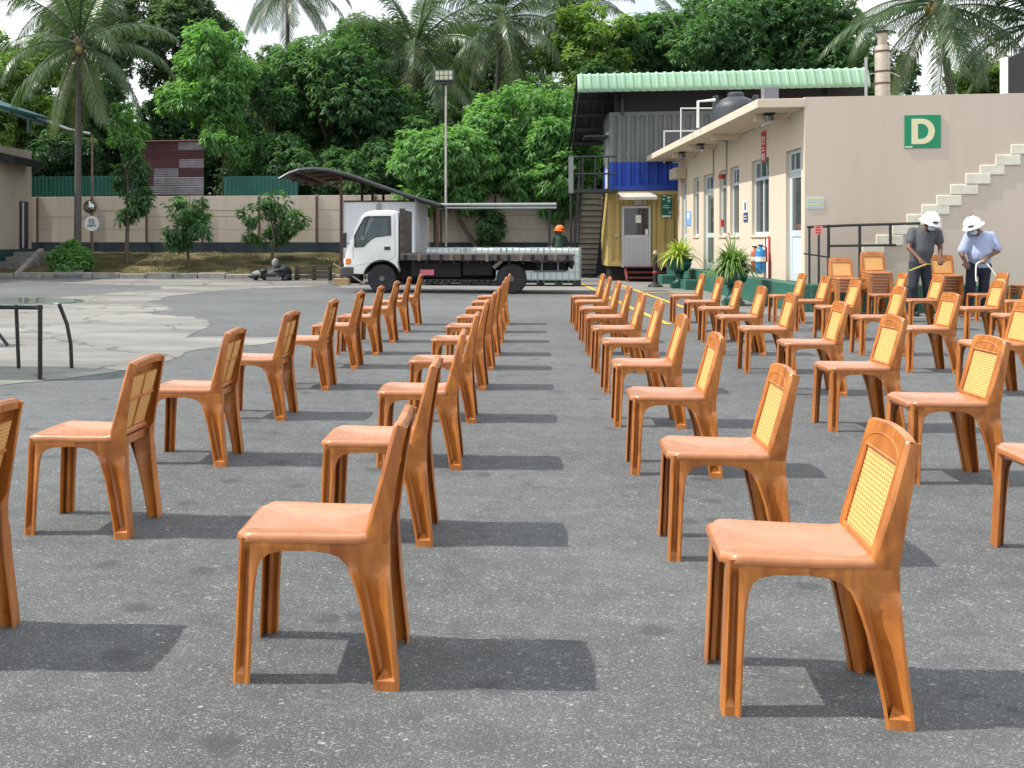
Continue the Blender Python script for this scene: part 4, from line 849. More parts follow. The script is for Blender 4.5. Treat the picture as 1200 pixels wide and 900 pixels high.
# ================================================================ tanks in cages behind the truck
def ibc_make():
    t = thing('caged_tank', 'x', 'tank', group='caged water tanks behind the truck')
    MB().box(-.56,.56,.03,.95,.15,1.06).build('tank', mat('tank_white', (.58,.69,.69), .35, .06, 3), t, bevel=.06, seg=3)
    MB().lathe([(.1,1.05),(.1,1.09),(.07,1.1)], (0,.5,0), 16).build('lid', M_BLACK, t, smooth=40)
    cg = MB(); zs = (.2,.42,.64,.86,1.07)
    for z in zs: cg.tube([(-.59,0,z),(.59,0,z),(.59,.98,z),(-.59,.98,z),(-.59,0,z)], .012, 5)
    for k in range(8):
        x = -.59+1.18*k/7
        for y in (0,.98): cg.tube([(x,y,.12),(x,y,1.07)], .010, 5)
    for k in range(1, 6):
        y = .98*k/6
        for x in (-.59,.59): cg.tube([(x,y,.12),(x,y,1.07)], .010, 5)
    for x in (-.3,.3): cg.tube([(x,0,1.085),(x,.98,1.085)], .016, 5)
    cg.build('cage', mat('cage_steel', (.33,.36,.38), .4, .1, metal=.6), t)
    pl = MB().box(-.6,.6,-.01,1.0,.09,.12).build('pallet', M_BLACK, t)
    for x in (-.5,0,.5): MB().box(x-.09,x+.09,.0,.98,0,.09).build('pallet_foot', M_BLACK, t)
    return t
YI = 30.2; ib = ibc_make(); labs = ['pale caged plastic tank standing just behind the truck tail', 'second caged plastic tank from the truck tail behind the flatbed', 'third caged plastic tank from the truck tail behind the flatbed', 'bluish caged plastic tank behind the middle of the flatbed']
for k, px in enumerate((655.5, 612, 568.5, 543)):
    o = ib if k == 0 else copy_tree(ib); v = onY(px, 300, YI+.0*k); o.location = (v.x if k < 3 else v.x-.5, YI, 0); o['label'] = labs[k]
    sc = 1.0; o.scale = (sc, 1, 1.0)
pl = thing('pallet', 'flat grey pallet on the ground under the truck bed', 'pallet', tuple(G(573, 333)))
for k in range(3): MB().box(-.6,.6,k*.4,k*.4+.1,.0,.1).build('bearer', M_STEEL, pl)
for k in range(5): MB().box(-.6,.6,k*.2,k*.2+.14,.102,.13).build('slat', M_STEEL, pl)

# ================================================================ box body truck under the curved canopy
YB = 30.6
bt = thing('box_truck', 'plain silver box body of a truck parked under the canopy', 'truck', (0, YB, 0))
p, q = onY(401, 320, YB), onY(488, 234.5, YB); bx0, bx1, bzt = p.x, q.x, q.z
MB().box(bx0+.02, bx1-.02, .02, 4.2, .62, bzt-.02).build('box_body', mat('silver_panel', (.74,.76,.80), .4, .05, 1.5, dirt=(.6,.6,.62), dirt_amt=.3), bt, bevel=.012)
for xa in (bx0, bx1-.05): MB().box(xa, xa+.05, 0, .05, .6, bzt).build('corner_rail', mat('rail_silver', (.42,.43,.45), .4, .05, metal=.5), bt)
MB().box(bx0+.05, bx1-.05, .0, .05, bzt-.05, bzt).build('top_rail', M_RUST, bt); MB().box(bx0+.05, bx1-.05, 0, .05, .6, .68).build('bottom_rail', M_STEEL, bt)
xm = (bx0+bx1)/2; MB().box(xm-.008, xm+.008, .005, .022, .68, bzt-.05).build('door_gap', M_BLACK, bt)
for dx in (-.06, .06): MB().tube([(xm+dx,-.02,.62),(xm+dx,-.02,bzt-.1)], .016).build('lock_bar', M_STEEL, bt)
MB().box(bx0+.4, bx1-.4, .3, 5.5, .45, .615).build('chassis', M_DARK, bt)
for x in (bx0+.05, bx1-.45):
    for y in (.9, 4.6): MB().tube([(x,y,.38),(x+.4,y,.38)], .38, 24).build('wheel', M_RUBBER, bt, smooth=40)
MB().box(bx0+.1, bx1-.1, 4.3, 5.9, .5, 2.1).build('cab', M_WHITE, bt, bevel=.08)
cp = thing('canopy', 'dark curved corrugated sheet canopy on thin brown posts over the silver truck', 'canopy', (0,0,0))
Y0, Y1 = 30.0, 35.2
pr_ = [(327,208),(338,201.5),(350,197.5),(365,196.3),(385,198),(410,204),(440,215),(475,227),(500,234.5),(516,239.5)]
pw = [onY(x, y, Y0) for x, y in pr_]; rows = []
for j in range(53):
    y = Y0+(Y1-Y0)*j/52; dz = .02 if j % 2 else 0; rows.append([Vector((p.x, y, p.z+dz)) for p in pw])
MB().sheet(rows).build('roof_sheet', mat('canopy_sheet', (.05,.053,.06), .5, .2, 2, dirt=(.05,.05,.05), dirt_amt=.5), cp, solid=.01, fix=False)
MB().tube([p+Vector((0,-.01,-.05)) for p in pw], .045, 6).build('edge_rib', M_BLACK, cp)
for yy in (Y0+1.7, Y0+3.4, Y1): MB().tube([Vector((p.x, yy, p.z-.05)) for p in pw], .035, 6).build('rib', M_RUST, cp)
for k in (1, 4, 7): MB().box(pw[k].x-.03, pw[k].x+.03, Y0, Y1, pw[k].z-.12, pw[k].z-.03).build('purlin', M_RUST, cp)
for px, ys_ in ((400, (Y0+.3, Y0+4.5)), (414, (Y0+4.5,)), (428, (Y0+4.6,))):
    for yy in ys_: v = onY(px, 240, Y0); zt = float(np.interp(v.x, [p.x for p in pw], [p.z for p in pw])); MB().tube([(v.x-.05,yy,0),(v.x-.05,yy,zt-.06)], .045, 8).build('post', M_RUST, cp)
v = pw[-1]; MB().tube([(v.x-.1,Y0+.3,0),(v.x-.1,Y0+.3,v.z-.06)], .045, 8).build('post', M_RUST, cp)
v = onY(401, 222, Y0+.3); MB().tube([(v.x, Y0+.3, v.z), (pw[2].x, Y0+.3, pw[2].z-.08)], .03, 6).build('brace', M_RUST, cp)
pk = thing('pipe_rail', 'grey horizontal twin pipe running from the canopy past the tree', 'pipe', (0,32.2,0))
p, q = onY(513, 240, 32.2), onY(652, 238.5, 32.2)
for dz in (0, -.1): MB().tube([(p.x,0,p.z+dz),(q.x,0,p.z+dz)], .035 if dz else .045).build('pipe', M_STEEL, pk, smooth=40)
for xx in (p.x+.1, q.x-.2): MB().tube([(xx,.06,0),(xx,.06,p.z)], .035).build('post', M_BLACK, pk, smooth=40)
ml = thing('flood_light_mast', 'thin grey pole with a square floodlight head overgrown by leaves', 'floodlight', (onY(522.5,331,33.0).x, 33.0, 0))
zt = onY(522.5, 100, 33.0).z
MB().tube([(0,0,0),(0,0,2.6),(0,0,zt)], [.04,.036,.03], 10).build('pole', mat('pole_grey2', (.42,.40,.37), .6, .2, 4, dirt=(.2,.1,.06), dirt_amt=.5), ml, smooth=40)
hd = MB().box(-.37,.25,-.12,.12,zt+.12,zt+.46).build('lamp_head', mat('lamp_case', (.06,.075,.07), .6), ml, bevel=.02)
for k in range(4):
    for j in range(2): MB().box(-.31+k*.135,-.20+k*.135,-.135,-.118,zt+.16+j*.14,zt+.28+j*.14).build('lamp_lens', glass('lamp_lens', (.42,.45,.3), .15), hd)
MB().tube([(0,0,zt-.02),(-.05,0,zt+.12)], .03).build('bracket', M_BLACK, ml)
MB().box(-.3,.2,-.1,.1,zt+.04,zt+.1).build('mount_plate', M_BLACK, ml)
# ================================================================ building at left, steps, mirror sign
lb = thing('gate_house', 'plain beige side building with green base and metal lean-to roof', 'building', (0,0,0))
LX = onY(37, 200, 39.2).x; zt = onY(37, 177, 39.2).z
MB().box(LX-6, LX, 24, 39.2, .95, zt).build('wall', mat('drab_wall', (.40,.345,.28), .9, .06, 1.5, dirt=(.25,.21,.17), dirt_amt=.45, stretch=(1,1,.4)), lb)
MB().box(LX-6.02, LX+.03, 24, 39.22, 0, .95).build('plinth', mat('dark_green_base', (.012,.06,.055), .7, .2, 3), lb)
def LP(px, py): return onX(px, py, LX)
a, c = LP(22.5, 297), LP(33, 236.5)
dr_ = MB().box(LX-.05, LX+.012, a.y, c.y, .96, c.z).build('door_recess', M_BLACK, lb)
MB().tube([(LX+.03, a.y+.25, 1.0), (LX+.03, a.y+.25, c.z-.05)], .05).build('door_pipe', M_STEEL, lb)
a, c = LP(-5, 182), LP(31, 194)
MB().add([(LX,a.y,a.z),(LX,c.y,c.z+.15),(LX+.7,c.y,c.z-.02),(LX+.7,a.y,a.z-.17)], [(0,1,2,3)]).build('door_hood', M_BLACK, lb, solid=.28)
Yr = 38.6; a, c = onY(-60, 99, Yr), onY(55, 139, Yr)
MB().add([(a.x,Yr-8,a.z),(c.x,Yr-8,c.z),(c.x,Yr+.5,c.z),(a.x,Yr+.5,a.z)], [(0,1,2,3)]).build('lean_to_roof', mat('teal_roof', (.04,.12,.13), .5, .15), lb, solid=.1)
MB().tube([(a.x,Yr,a.z-.18),(c.x-.1,Yr,c.z-.18)], .09).build('roof_truss', mat('teal_roof', (0,0,0)), lb)
v = onY(34, 150, Yr); MB().tube([(v.x,Yr,v.z-.2),(v.x,Yr,onY(34,134,Yr).z)], .07).build('roof_strut', mat('teal_roof', (0,0,0)), lb)
q = onY(106, 157, Yr); MB().tube([(c.x-.4,Yr,c.z+.05),((c.x+q.x)/2,Yr,(c.z+q.z)/2-.12),(q.x,Yr,q.z)], .06).build('tie_pipe', M_STEEL, lb, smooth=40)
sp = G(100, 325)
YS = 38.4; s0 = onY(108.3, 310, YS)
sg = thing('mirror_sign_post', 'thin post with round white 05 speed sign and convex mirror above it', 'sign', (s0.x, YS, bankz(YS)-.02))
zt_ = onY(108, 157, YS).z-bankz(YS); zs = onY(108, 261.3, YS).z-bankz(YS); zm = onY(106, 242, YS).z-bankz(YS)
MB().tube([(0,0,0),(0,0,zs),(0,0,zt_)], .04).build('post', mat('post_brown', (.20,.13,.10), .7, .3, 4), sg, smooth=40)
MB().lathe([(.02,-.01),(.285,-.01),(.29,.0),(.285,.012),(.02,.012)], (0,-.06,zs), 32, 'y').build('sign_plate', mat('sign_grey', (.9,.91,.93), .5), sg, smooth=30)
def text(body, size, loc, m, parent, off=.0, name='lettering'):
    cu = bpy.data.curves.new('t', 'FONT'); cu.body = body; cu.size = size; cu.align_x = 'CENTER'; cu.align_y = 'CENTER'; cu.extrude = .002; cu.offset = off
    o = bpy.data.objects.new('t', cu); COL.objects.link(o); dg = bpy.context.evaluated_depsgraph_get(); me = bpy.data.meshes.new_from_object(o.evaluated_get(dg)); bpy.data.objects.remove(o)
    me.materials.clear(); me.materials.append(m); n = inst(name, me, parent, loc, (R(90), 0, 0)); return n
text('05', .24, (0,-.076,zs+.07), M_BLACK, sg, .004); text('KMPH', .13, (0,-.076,zs-.085), M_BLACK, sg, .0025)
mr = MB().lathe([(.02,-.10),(.12,-.085),(.2,-.045),(.235,.0)], (-.06,-.1,zm), 28, 'y').build('mirror', glass('mirror_face', (.5,.5,.48), .08), sg, smooth=60); mr.data.materials[0].node_tree.nodes['Principled BSDF'].inputs['Metallic'].default_value = 1
MB().lathe([(.235,-.02),(.26,-.03),(.262,.03),(.235,.03)], (-.06,-.1,zm), 28, 'y').build('mirror_rim', mat('rim_brown', (.14,.12,.09), .6), sg, smooth=40)
stp = thing('entrance_steps', 'grey concrete steps up to the side building door', 'steps', (0,0,0))
for k in range(5):
    a = G(4+9*k-22, 324.5-1.5*k, 0); p0 = onY(2+9*k, 322-5.6*k, 35.3+.42*k); MB().box(p0.x-.75, p0.x+.55, p0.y, p0.y+.45+(1.5 if k == 4 else 0), -.02, .17*(k+1)).build('step', M_STEP, stp, bevel=.015)
p, q = onY(17, 324, 35.2), onY(44, 297, 37.4)
MB().add([(p.x,35.2,0),(p.x+.2,35.2,0),(q.x+.2,37.5,.78),(q.x,37.5,.78),(p.x,35.2,.16),(p.x+.2,35.2,.16),(q.x+.2,37.5,.98),(q.x,37.5,.98)], [(0,1,5,4),(1,2,6,5),(2,3,7,6),(3,0,4,7),(4,5,6,7),(0,3,2,1)]).build('side_kerb', mat('kerb_concrete', (0,0,0)), stp)
p, q = onY(63, 326, 34.6), onY(95, 326, 34.6); r_ = onY(104, 304, 36.2); l_ = onY(72, 304, 36.2)
o = MB().add([(p.x,34.55,0),(q.x,34.55,0),(r_.x,36.3,0),(l_.x,36.3,0),(p.x,34.55,.08),(q.x,34.55,.08),(r_.x,36.2,r_.z),(l_.x,36.2,r_.z)], [(0,1,5,4),(1,2,6,5),(2,3,7,6),(3,0,4,7),(4,5,6,7),(0,3,2,1)]).build('concrete_ramp', mat('ramp_grey', (.13,.14,.14), .85, .25, 3, dirt=(.22,.22,.2), dirt_amt=.5))
tag(o, 'sloping grey concrete slab set in the grass bank by the kerb', 'slab')

# ================================================================ blob modelling (bodies, heaps)
def sph(b, c, r, n=12, m=8):
    V = []; Fc = []; rx, ry, rz = r if isinstance(r, tuple) else (r, r, r)
    for i in range(m+1):
        a = math.pi*i/m
        for k in range(n): t = 2*math.pi*k/n; V.append((c[0]+rx*math.sin(a)*math.cos(t), c[1]+ry*math.sin(a)*math.sin(t), c[2]+rz*math.cos(a)))
    for i in range(m):
        for k in range(n): k2 = (k+1) % n; Fc.append((i*n+k, (i+1)*n+k, (i+1)*n+k2, i*n+k2))
    b.add(V, Fc)
def blob(name, prims, vox, m, parent, it=4):
    b = MB()
    for p in prims:
        if p[0] == 'c':
            _, a, c, r0, r1 = p; b.tube([a, c], [r0, r1], 12); sph(b, a, r0); sph(b, c, r1)
        else: sph(b, p[1], p[2], 16, 12)
    o = b.build(name, m, parent); md = o.modifiers.new('r', 'REMESH'); md.mode = 'VOXEL'; md.voxel_size = vox
    md = o.modifiers.new('s', 'SMOOTH'); md.factor = .5; md.iterations = it
    bake(o, 180); o.data.materials.clear(); o.data.materials.append(m); return o
M_SKIN = mat('brown_skin', (.13,.06,.035), .5, .08, 6); M_MASK = mat('mask_blue', (.42,.58,.66), .8, .05); M_HELM = mat('helmet_white', (.82,.82,.82), .3, .02); M_SHOE = mat('black_shoe', (.015,.015,.016), .5)
def helmet(parent, c, tilt, m, s=1.0):
    o = MB().lathe([(.172,-.01),(.17,-.004),(.142,.006),(.140,.05),(.125,.095),(.09,.132),(.045,.150),(.0,.154)], n=28).build('helmet', m, parent, smooth=50)
    b = MB()
    for dx in (-.045, 0, .045): b.tube([Vector((dx*1.0, .14*math.cos(a), .152*math.sin(a)+.004)) for a in np.linspace(.35, math.pi-.35, 11)], .012, 6)
    b.build('helmet_ridge', m, o, smooth=50)
    b = MB(); b.add([(.13*math.cos(a), -(.135+.05*math.sin(a))*1.0 if r else -.1*1.0, -.012 if r else .005) for r in (0,1) for a in np.linspace(.5, math.pi-.5, 9)], [(i, i+1, 9+i+1, 9+i) for i in range(8)]); b.build('peak', m, o, solid=.01, smooth=50)
    MB().box(-.035,.035,-.152,-.128,.03,.055).build('helmet_badge', M_BLACK, o)
    o.location = c; o.rotation_euler = tilt; o.scale = (s*1.0, s*1.08, s); return o
def hand(prims, w, dirv, side, curl=.5):
    """palm plus five fingers leaving the palm"""
    d = Vector(dirv).normalized(); up = Vector((0,0,1)); lat = d.cross(up).normalized() if abs(d.z) < .95 else Vector((1,0,0)); nrm = lat.cross(d).normalized()
    w = Vector(w); palm = w+d*.085
    for k in (-.03, 0, .03): prims.append(('c', w+lat*k*.6, palm+lat*k, .022, .017))
    for k, ln in zip((-.036,-.012,.012,.035), (.065,.078,.075,.058)):
        a = palm+lat*k; m_ = a+(d*.6-nrm*curl).normalized()*ln*.55; e = m_+(d*.2-nrm).normalized()*ln*.45
        prims.append(('c', a, m_, .010, .0095)); prims.append(('c', m_, e, .0095, .008))
    a = w+d*.03+lat*side*.03; m_ = a+(lat*side+d*.8).normalized()*.045; prims.append(('c', a, m_, .013, .011)); prims.append(('c', m_, m_+(d-nrm*.6).normalized()*.035, .011, .009))
def person(px_root, d0, J, cols, label, group, htilt, hm, mask=True, facing=(0,-1,0), sleeve=.6):
    r = D(px_root, 300, d0); r.z = 0
    t = thing('person', label, 'person', r, 0, group)
    P_ = {k: D(x, y, d0+dd)-r for k, (x, y, dd) in J.items()}
    fw_ = Vector(facing).normalized(); lt = Vector((fw_.y, -fw_.x, 0))
    hd_ = P_['head']; pr = []
    pr.append(('e', hd_, (.078,.092,.115))); pr.append(('c', hd_+Vector((0,0,-.06))+fw_*.03, hd_+Vector((0,0,-.085))+fw_*.055, .05, .035))
    pr.append(('c', hd_+fw_*.085+Vector((0,0,.0)), hd_+fw_*.115+Vector((0,0,-.025)), .012, .015))
    for s in (-1, 1): pr.append(('e', hd_+lt*s*.08+Vector((0,0,-.01)), (.014,.022,.032)))
    pr += [('c', P_['neck'], hd_+Vector((0,0,-.05)), .058, .052), ('c', P_['neck'], P_['chest'], .07, .13), ('c', P_['chest'], P_['belly'], .14, .14), ('c', P_['belly'], P_['hips'], .14, .13)]
    for s in 'LR':
        pr += [('c', P_['sh'+s], P_['chest'], .055, .1), ('c', P_['sh'+s], P_['el'+s], .052, .042), ('c', P_['el'+s], P_['ha'+s], .042, .028)]
        hand(pr, P_['ha'+s], (P_['ha'+s]-P_['el'+s])*1.0+fw_*.1, 1 if s == 'L' else -1)
        pr += [('c', P_['hp'+s], P_['kn'+s], .085, .06), ('c', P_['kn'+s], P_['an'+s], .058, .042), ('c', P_['hips'], P_['hp'+s], .11, .09)]
    blob('body', pr, .011, M_SKIN, t, 2)
    sh = [('c', P_['chest']+Vector((0,.0,.05)), P_['belly'], .175, .188), ('c', P_['belly'], P_['hips'], .188, .165), ('c', P_['neck']+Vector((0,0,-.05)), P_['chest'], .085, .15)]
    for s in 'LR':
        e = P_['sh'+s].lerp(P_['el'+s], sleeve); sh += [('c', P_['sh'+s], e, .082, .078), ('c', P_['sh'+s], P_['chest'], .078, .12), ('c', P_['sh'+s], P_['neck'], .07, .06)]
    so_ = blob('shirt', sh, .016, cols[0], t, 5)
    cb_ = MB(); n_ = P_['neck']; cb_.tube([n_+Vector((.085*math.cos(a), .085*math.sin(a), -.005+.0*a)) for a in np.linspace(0, 6.28, 15)], .016, 6); cb_.build('collar', cols[0], so_, smooth=60)
    tr_ = []
    for s in 'LR': tr_ += [('c', P_['hp'+s], P_['kn'+s], .100, .080), ('c', P_['kn'+s], P_['an'+s]+Vector((0,0,.0)), .08, .068), ('c', P_['hips']+Vector((0,0,-.02)), P_['hp'+s], .132, .104)]
    tr_ += [('c', P_['hips']+Vector((0,0,.03)), P_['hips']+Vector((0,0,-.08)), .150, .14)]
    blob('trousers', tr_, .016, cols[1], t, 4)
    for s in 'LR':
        a = P_['an'+s].copy(); a.z = .05; blob('shoe', [('c', a+fw_*-.03, a+fw_*.15, .05, .042), ('c', a, a+Vector((0,0,.06)), .045, .045)], .014, M_SHOE, t, 2)
    if mask: blob('face_mask', [('e', hd_+fw_*.068+Vector((0,0,-.052)), (.062,.045,.052))], .012, M_MASK, t, 2)
    helmet(t, P_['helm'], htilt, hm)
    hr = MB(); sph(hr, hd_+Vector((0,0,.02))-fw_*.018, (.084,.09,.10), 16, 10); hr.build('hair', mat('black_hair', (.012,.011,.010), .7), t, smooth=60)
    return t, P_, r
d0 = 18.05
t1, P1, r1 = person(1079, d0, dict(helm=(1090.5,259.5,-.20), head=(1090,263.5,-.20), neck=(1085,270,-.06), chest=(1081.5,281,.0), belly=(1080,293,.0), hips=(1078,303.5,.02), shL=(1069.5,271.5,.03), shR=(1098,272.5,-.02), elL=(1065,290.5,-.08), elR=(1102,289.5,-.08), haL=(1079,305,-.30), haR=(1101.5,303,-.28),
    hpL=(1072.5,309,.03), hpR=(1083.5,309,.03), knL=(1070,336,-.04), knR=(1087,336,-.02), anL=(1071,361,.05), anR=(1088,361,.05)),
    (mat('dark_grey_shirt', (.075,.082,.09), .85, .15, 12, bump=1.0, bscale=8), mat('dark_trousers', (.018,.023,.034), .85, .15, 8, bump=1.0, bscale=6)), 'person in dark grey polo shirt and white helmet holding a yellow tape measure', None, (R(24),R(6),R(10)), M_HELM)
t2, P2, r2 = person(1147, d0, dict(helm=(1140.5,264.5,-.16), head=(1141,268.5,-.15), neck=(1147,273.5,-.04), chest=(1148.5,286,.0), belly=(1147.5,298,-.02), hips=(1147.5,308,.03), shL=(1135.5,277,.0), shR=(1161.5,276.5,.02), elL=(1126.5,296.5,-.02), elR=(1169.5,294,-.06), haL=(1132,308,-.22), haR=(1154.5,303,-.30),
    hpL=(1140,312,.02), hpR=(1154.5,312,.02), knL=(1137,338,-.04), knR=(1152.5,338,-.03), anL=(1133,362,.05), anR=(1150,362,.05)),
    (mat('light_blue_shirt', (.36,.42,.60), .85, .10, 12, bump=1.0, bscale=8), mat('navy_trousers', (.009,.012,.028), .85, .15, 8, bump=1.0, bscale=6)), 'person in light blue shirt and white helmet holding a loop of white cord', None, (R(20),R(-16),R(-35)), M_HELM, True, (-.45,-1,0), .85)
h = P1['haL']+Vector((.06,-.08,-.06))+r1; h2 = P1['haR']+Vector((0,-.05,-.09))+r1; e = D(1066, 317, d0-.55)
o = MB().tube([Vector((0,0,0)), h2-h], .008, 4).tube([Vector((0,0,0)), e-h], .012, 4).build('tape_measure', mat('tape_yellow', (.72,.55,.12), .5)); o.location = h
tag(o, 'yellow tape measure stretched between the hands of person in grey', 'tape measure')
h = P2['haR']+Vector((-.05,-.05,-.05))+r2; pts = [D(1144,330,d0-.45), D(1143.5,318,d0-.42), D(1145,309,d0-.38), h, D(1158,311,d0-.4), D(1167,323,d0-.45), D(1176,345,d0-.5), D(1172,362,d0-.5), D(1167,366,d0-.5)]
from mathutils import geometry
sm = []
for i in range(len(pts)-1):
    p0, p1, p2, p3 = pts[max(0,i-1)], pts[i], pts[i+1], pts[min(len(pts)-1,i+2)]
    for k in range(5): u = k/5; sm.append(.5*((2*p1)+(p2-p0)*u+(2*p0-5*p1+4*p2-p3)*u*u+(3*p1-p0-3*p2+p3)*u**3))
o = MB().tube([p-h for p in sm], .011, 5).build('white_cord', M_BLOCKW, smooth=60); o.location = h; tag(o, 'white cord looping down from the hand of person in blue', 'cord')
dw = G(655, 330).y; dd = 33.6
person(655.5, dd, {k: (655.5+x*1250/dd, 281-(z-1.3)*1250/dd, y) for k, (x, y, z) in dict(helm=(0,-.02,1.60), head=(0,0,1.53), neck=(0,.02,1.40), chest=(0,.02,1.24), belly=(0,0,1.05), hips=(0,.0,.92), shL=(-.17,.0,1.36), shR=(.17,.0,1.36), elL=(-.24,.0,1.1), elR=(.24,.0,1.1), haL=(-.2,-.15,.92), haR=(.2,-.15,.92), hpL=(-.09,0,.85), hpR=(.09,0,.85), knL=(-.1,0,.48), knR=(.1,0,.48), anL=(-.11,.03,.1), anR=(.11,.03,.1)).items()},
    (mat('dark_green_shirt', (.02,.05,.035), .85), mat('dark_trousers', (0,0,0))), 'person in orange helmet and dark green shirt standing behind caged tanks', None, (R(6),0,R(40)), mat('helmet_orange', (.75,.16,.02), .35, .03), False, (.6,-1,0), .7)

# ================================================================ table at left
tp = G(47, 445); zt = .70
tb = thing('glass_table', 'round-ended glass topped table on thin black metal legs', 'table', (tp.x, tp.y, 0))
def loc(px, py): return G(px, py)-tp
cxy = Vector((loc(84,432).x-1.0, .36, 0)); tipx = (D(95,356,10.25)-tp).x
sa = tipx-cxy.x; sb_ = .52
MB().add([(cxy.x+sa*math.copysign(abs(math.cos(a))**.75, math.cos(a)), cxy.y+sb_*math.copysign(abs(math.sin(a))**.75, math.sin(a)), z) for z in (zt, zt+.012) for a in np.linspace(0, 2*math.pi, 49)[:-1]],
         [tuple(range(47,-1,-1)), tuple(range(48,96))]+[(i, (i+1) % 48, 48+(i+1) % 48, 48+i) for i in range(48)]).build('glass_top', glass('table_glass', (.62,.78,.75), .02, .8), tb)
rr = loc(84, 432); ll = loc(22, 432)
M_TB = mat('table_black', (.015,.014,.015), .35)
MB().tube([(0,0,0),(0,0,zt-.03),(0,0,zt-.005)], .022, 10).build('leg', M_TB, tb, smooth=40)
MB().tube([(rr.x,rr.y,0),(rr.x-.01,rr.y,.25),(rr.x-.05,rr.y,.45),(rr.x-.14,rr.y-.02,zt-.01)], .02, 10).build('leg', M_TB, tb, smooth=40)
MB().tube([(ll.x,ll.y,0),(ll.x-.03,ll.y,zt-.01)], .02, 10).build('leg', M_TB, tb, smooth=40)
MB().tube([(-1.15,0,0),(-1.15,0,zt-.01)], .022, 10).build('leg', M_TB, tb, smooth=40)
MB().tube([(-1.3,0,zt-.03),(.02,0,zt-.03)], .02, 8).build('frame_bar', M_TB, tb, smooth=40)
MB().tube([(ll.x-.8,ll.y,zt-.03),(rr.x-.14,ll.y,zt-.03)], .02, 8).build('frame_bar', M_TB, tb, smooth=40)
p = G(9, 406); o = thing('folding_stand', 'black folding stand mostly out of view beyond the glass table', 'stand', (p.x, p.y, 0))
MB().tube([(0,0,.015),(-.5,0,.62)], .02).build('leg', M_TB, o); MB().tube([(-.6,0,.015),(-.1,0,.62)][::-1] if False else [(-.75,0,.015),(-.45,0,.62)], .02).build('leg', M_TB, o); MB().box(-.8,-.35,-.2,.2,.62,.64).build('top', M_TB, o)

# ================================================================ urns with plants, extinguishers, bollard
M_URN = mat('green_urn', (.008,.075,.055), .4, .15, 5, dirt=(.04,.12,.09), dirt_amt=.4)
def blades(n, L, up, spread, seed, w=.018):
    rg = random.Random(seed); b = MB()
    for i in range(n):
        a = rg.uniform(0, 6.28); el = rg.uniform(.45, 1.5); l = L*rg.uniform(.6, 1.1); d = Vector((math.cos(a), math.sin(a), 0)); s_ = Vector((-d.y, d.x, 0))
        pts = []; p = d*rg.uniform(0, .1)+Vector((0,0,0)); e = el
        for k in range(6): pts.append(p.copy()); p = p+(d*math.cos(e)*spread+Vector((0,0,math.sin(e)*up)))*l/5; e -= rg.uniform(.2, .52)
        for k in range(5):
            w0 = w*(1-(k/5)**2)*(.6 if k == 0 else 1); w1 = w*(1-((k+1)/5)**2)+.001
            b.add([pts[k]-s_*w0, pts[k]+s_*w0, pts[k+1]+s_*w1, pts[k+1]-s_*w1], [(0,1,2,3)])
    return b
def urn(px, py, s, label, lm, n, L, up, tall=False, ped=0):
    p = G(px, py); t = thing('urn_planter', label, 'planter', (p.x, p.y, 0))
    MB().box(-.17*s,.17*s,-.17*s,.17*s,0,.09*s).build('base', M_URN, t, bevel=.015)
    MB().lathe([(.15,.09),(.16,.12),(.13,.15),(.085,.19),(.075,.27),(.10,.31),(.12,.33),(.08,.345),(.16,.38),(.23,.45),(.255,.53),(.25,.58),(.275,.60),(.285,.625),(.27,.64),(.235,.635),(.2,.57),(.02,.57)], n=28).build('urn', M_URN, t, smooth=50).scale = (s,s,s)
    f = blades(n, L, up, 1.0, int(px), .024*s).build('foliage', lm, t, fix=False); f.location = (0,0,.58*s)
    if tall: g = blades(60, .95, 1.5, .45, 5, .012).build('tall_shoots', lm, t, fix=False); g.location = (.0,0.05,.6*s)
    return t
urn(859, 358, 1.1, 'green pedestal urn with a large bushy grass plant by the side wall', leafmat('plant_green', (.05,.12,.025), (.22,.34,.10), .3), 420, .62, 1.35, True)
urn(796, 338, 1.25, 'green pedestal urn with a yellow-green spider plant near the far door', leafmat('plant_lime', (.24,.34,.05), (.55,.62,.18), .3), 200, .75, 1.3)
p = G(838, 352); 
def exting(px, z0, hgt, rad, m, label, proud, nm):
    u = U(px); r = W((u, -proud, z0)); t = thing('fire_extinguisher', label, 'extinguisher', r)
    MB().lathe([(rad*.9,0),(rad,.02),(rad,hgt*.78),(rad*.8,hgt*.86),(rad*.35,hgt*.92),(rad*.3,hgt)], n=24).build('cylinder', m, t, smooth=40)
    MB().box(-.05,.05,-.015,.015,hgt,hgt+.03).build('handle', M_BLACK, t, bevel=.004)
    MB().tube([(0,-.02,hgt),(rad*1.1,-.04,hgt*.95),(rad*1.15,-.04,hgt*.4)], .012).build('hose', M_BLACK, t, smooth=60)
    MB().lathe([(rad*1.005,hgt*.42),(rad*1.01,hgt*.42),(rad*1.01,hgt*.60),(rad*1.005,hgt*.60)], n=24).build('label_band', M_BLOCKW, t, smooth=40)
    MB().lathe([(rad*1.005,hgt*.36),(rad*1.02,hgt*.365),(rad*1.02,hgt*.385),(rad*1.005,hgt*.39)], n=24).build('strap', M_BLACK, t, smooth=40)
    MB().box(-.03,.03,-.02,.34,-.03,.0).build('bracket', M_STEEL, t)
exting(903, .62, .55, .105, mat('extinguisher_blue', (.02,.22,.55), .3), 'blue extinguisher with white label on the wall by the door', .2, 0)
exting(896, .64, .50, .075, mat('extinguisher_red', (.5,.09,.03), .3), 'orange-red extinguisher beside the blue one on the wall', .2, 0)
rk = thing('extinguisher_board', 'red and white striped board behind the extinguishers', 'board', W((U(903), -.004, .50)))
w_ = U(884)-U(903)
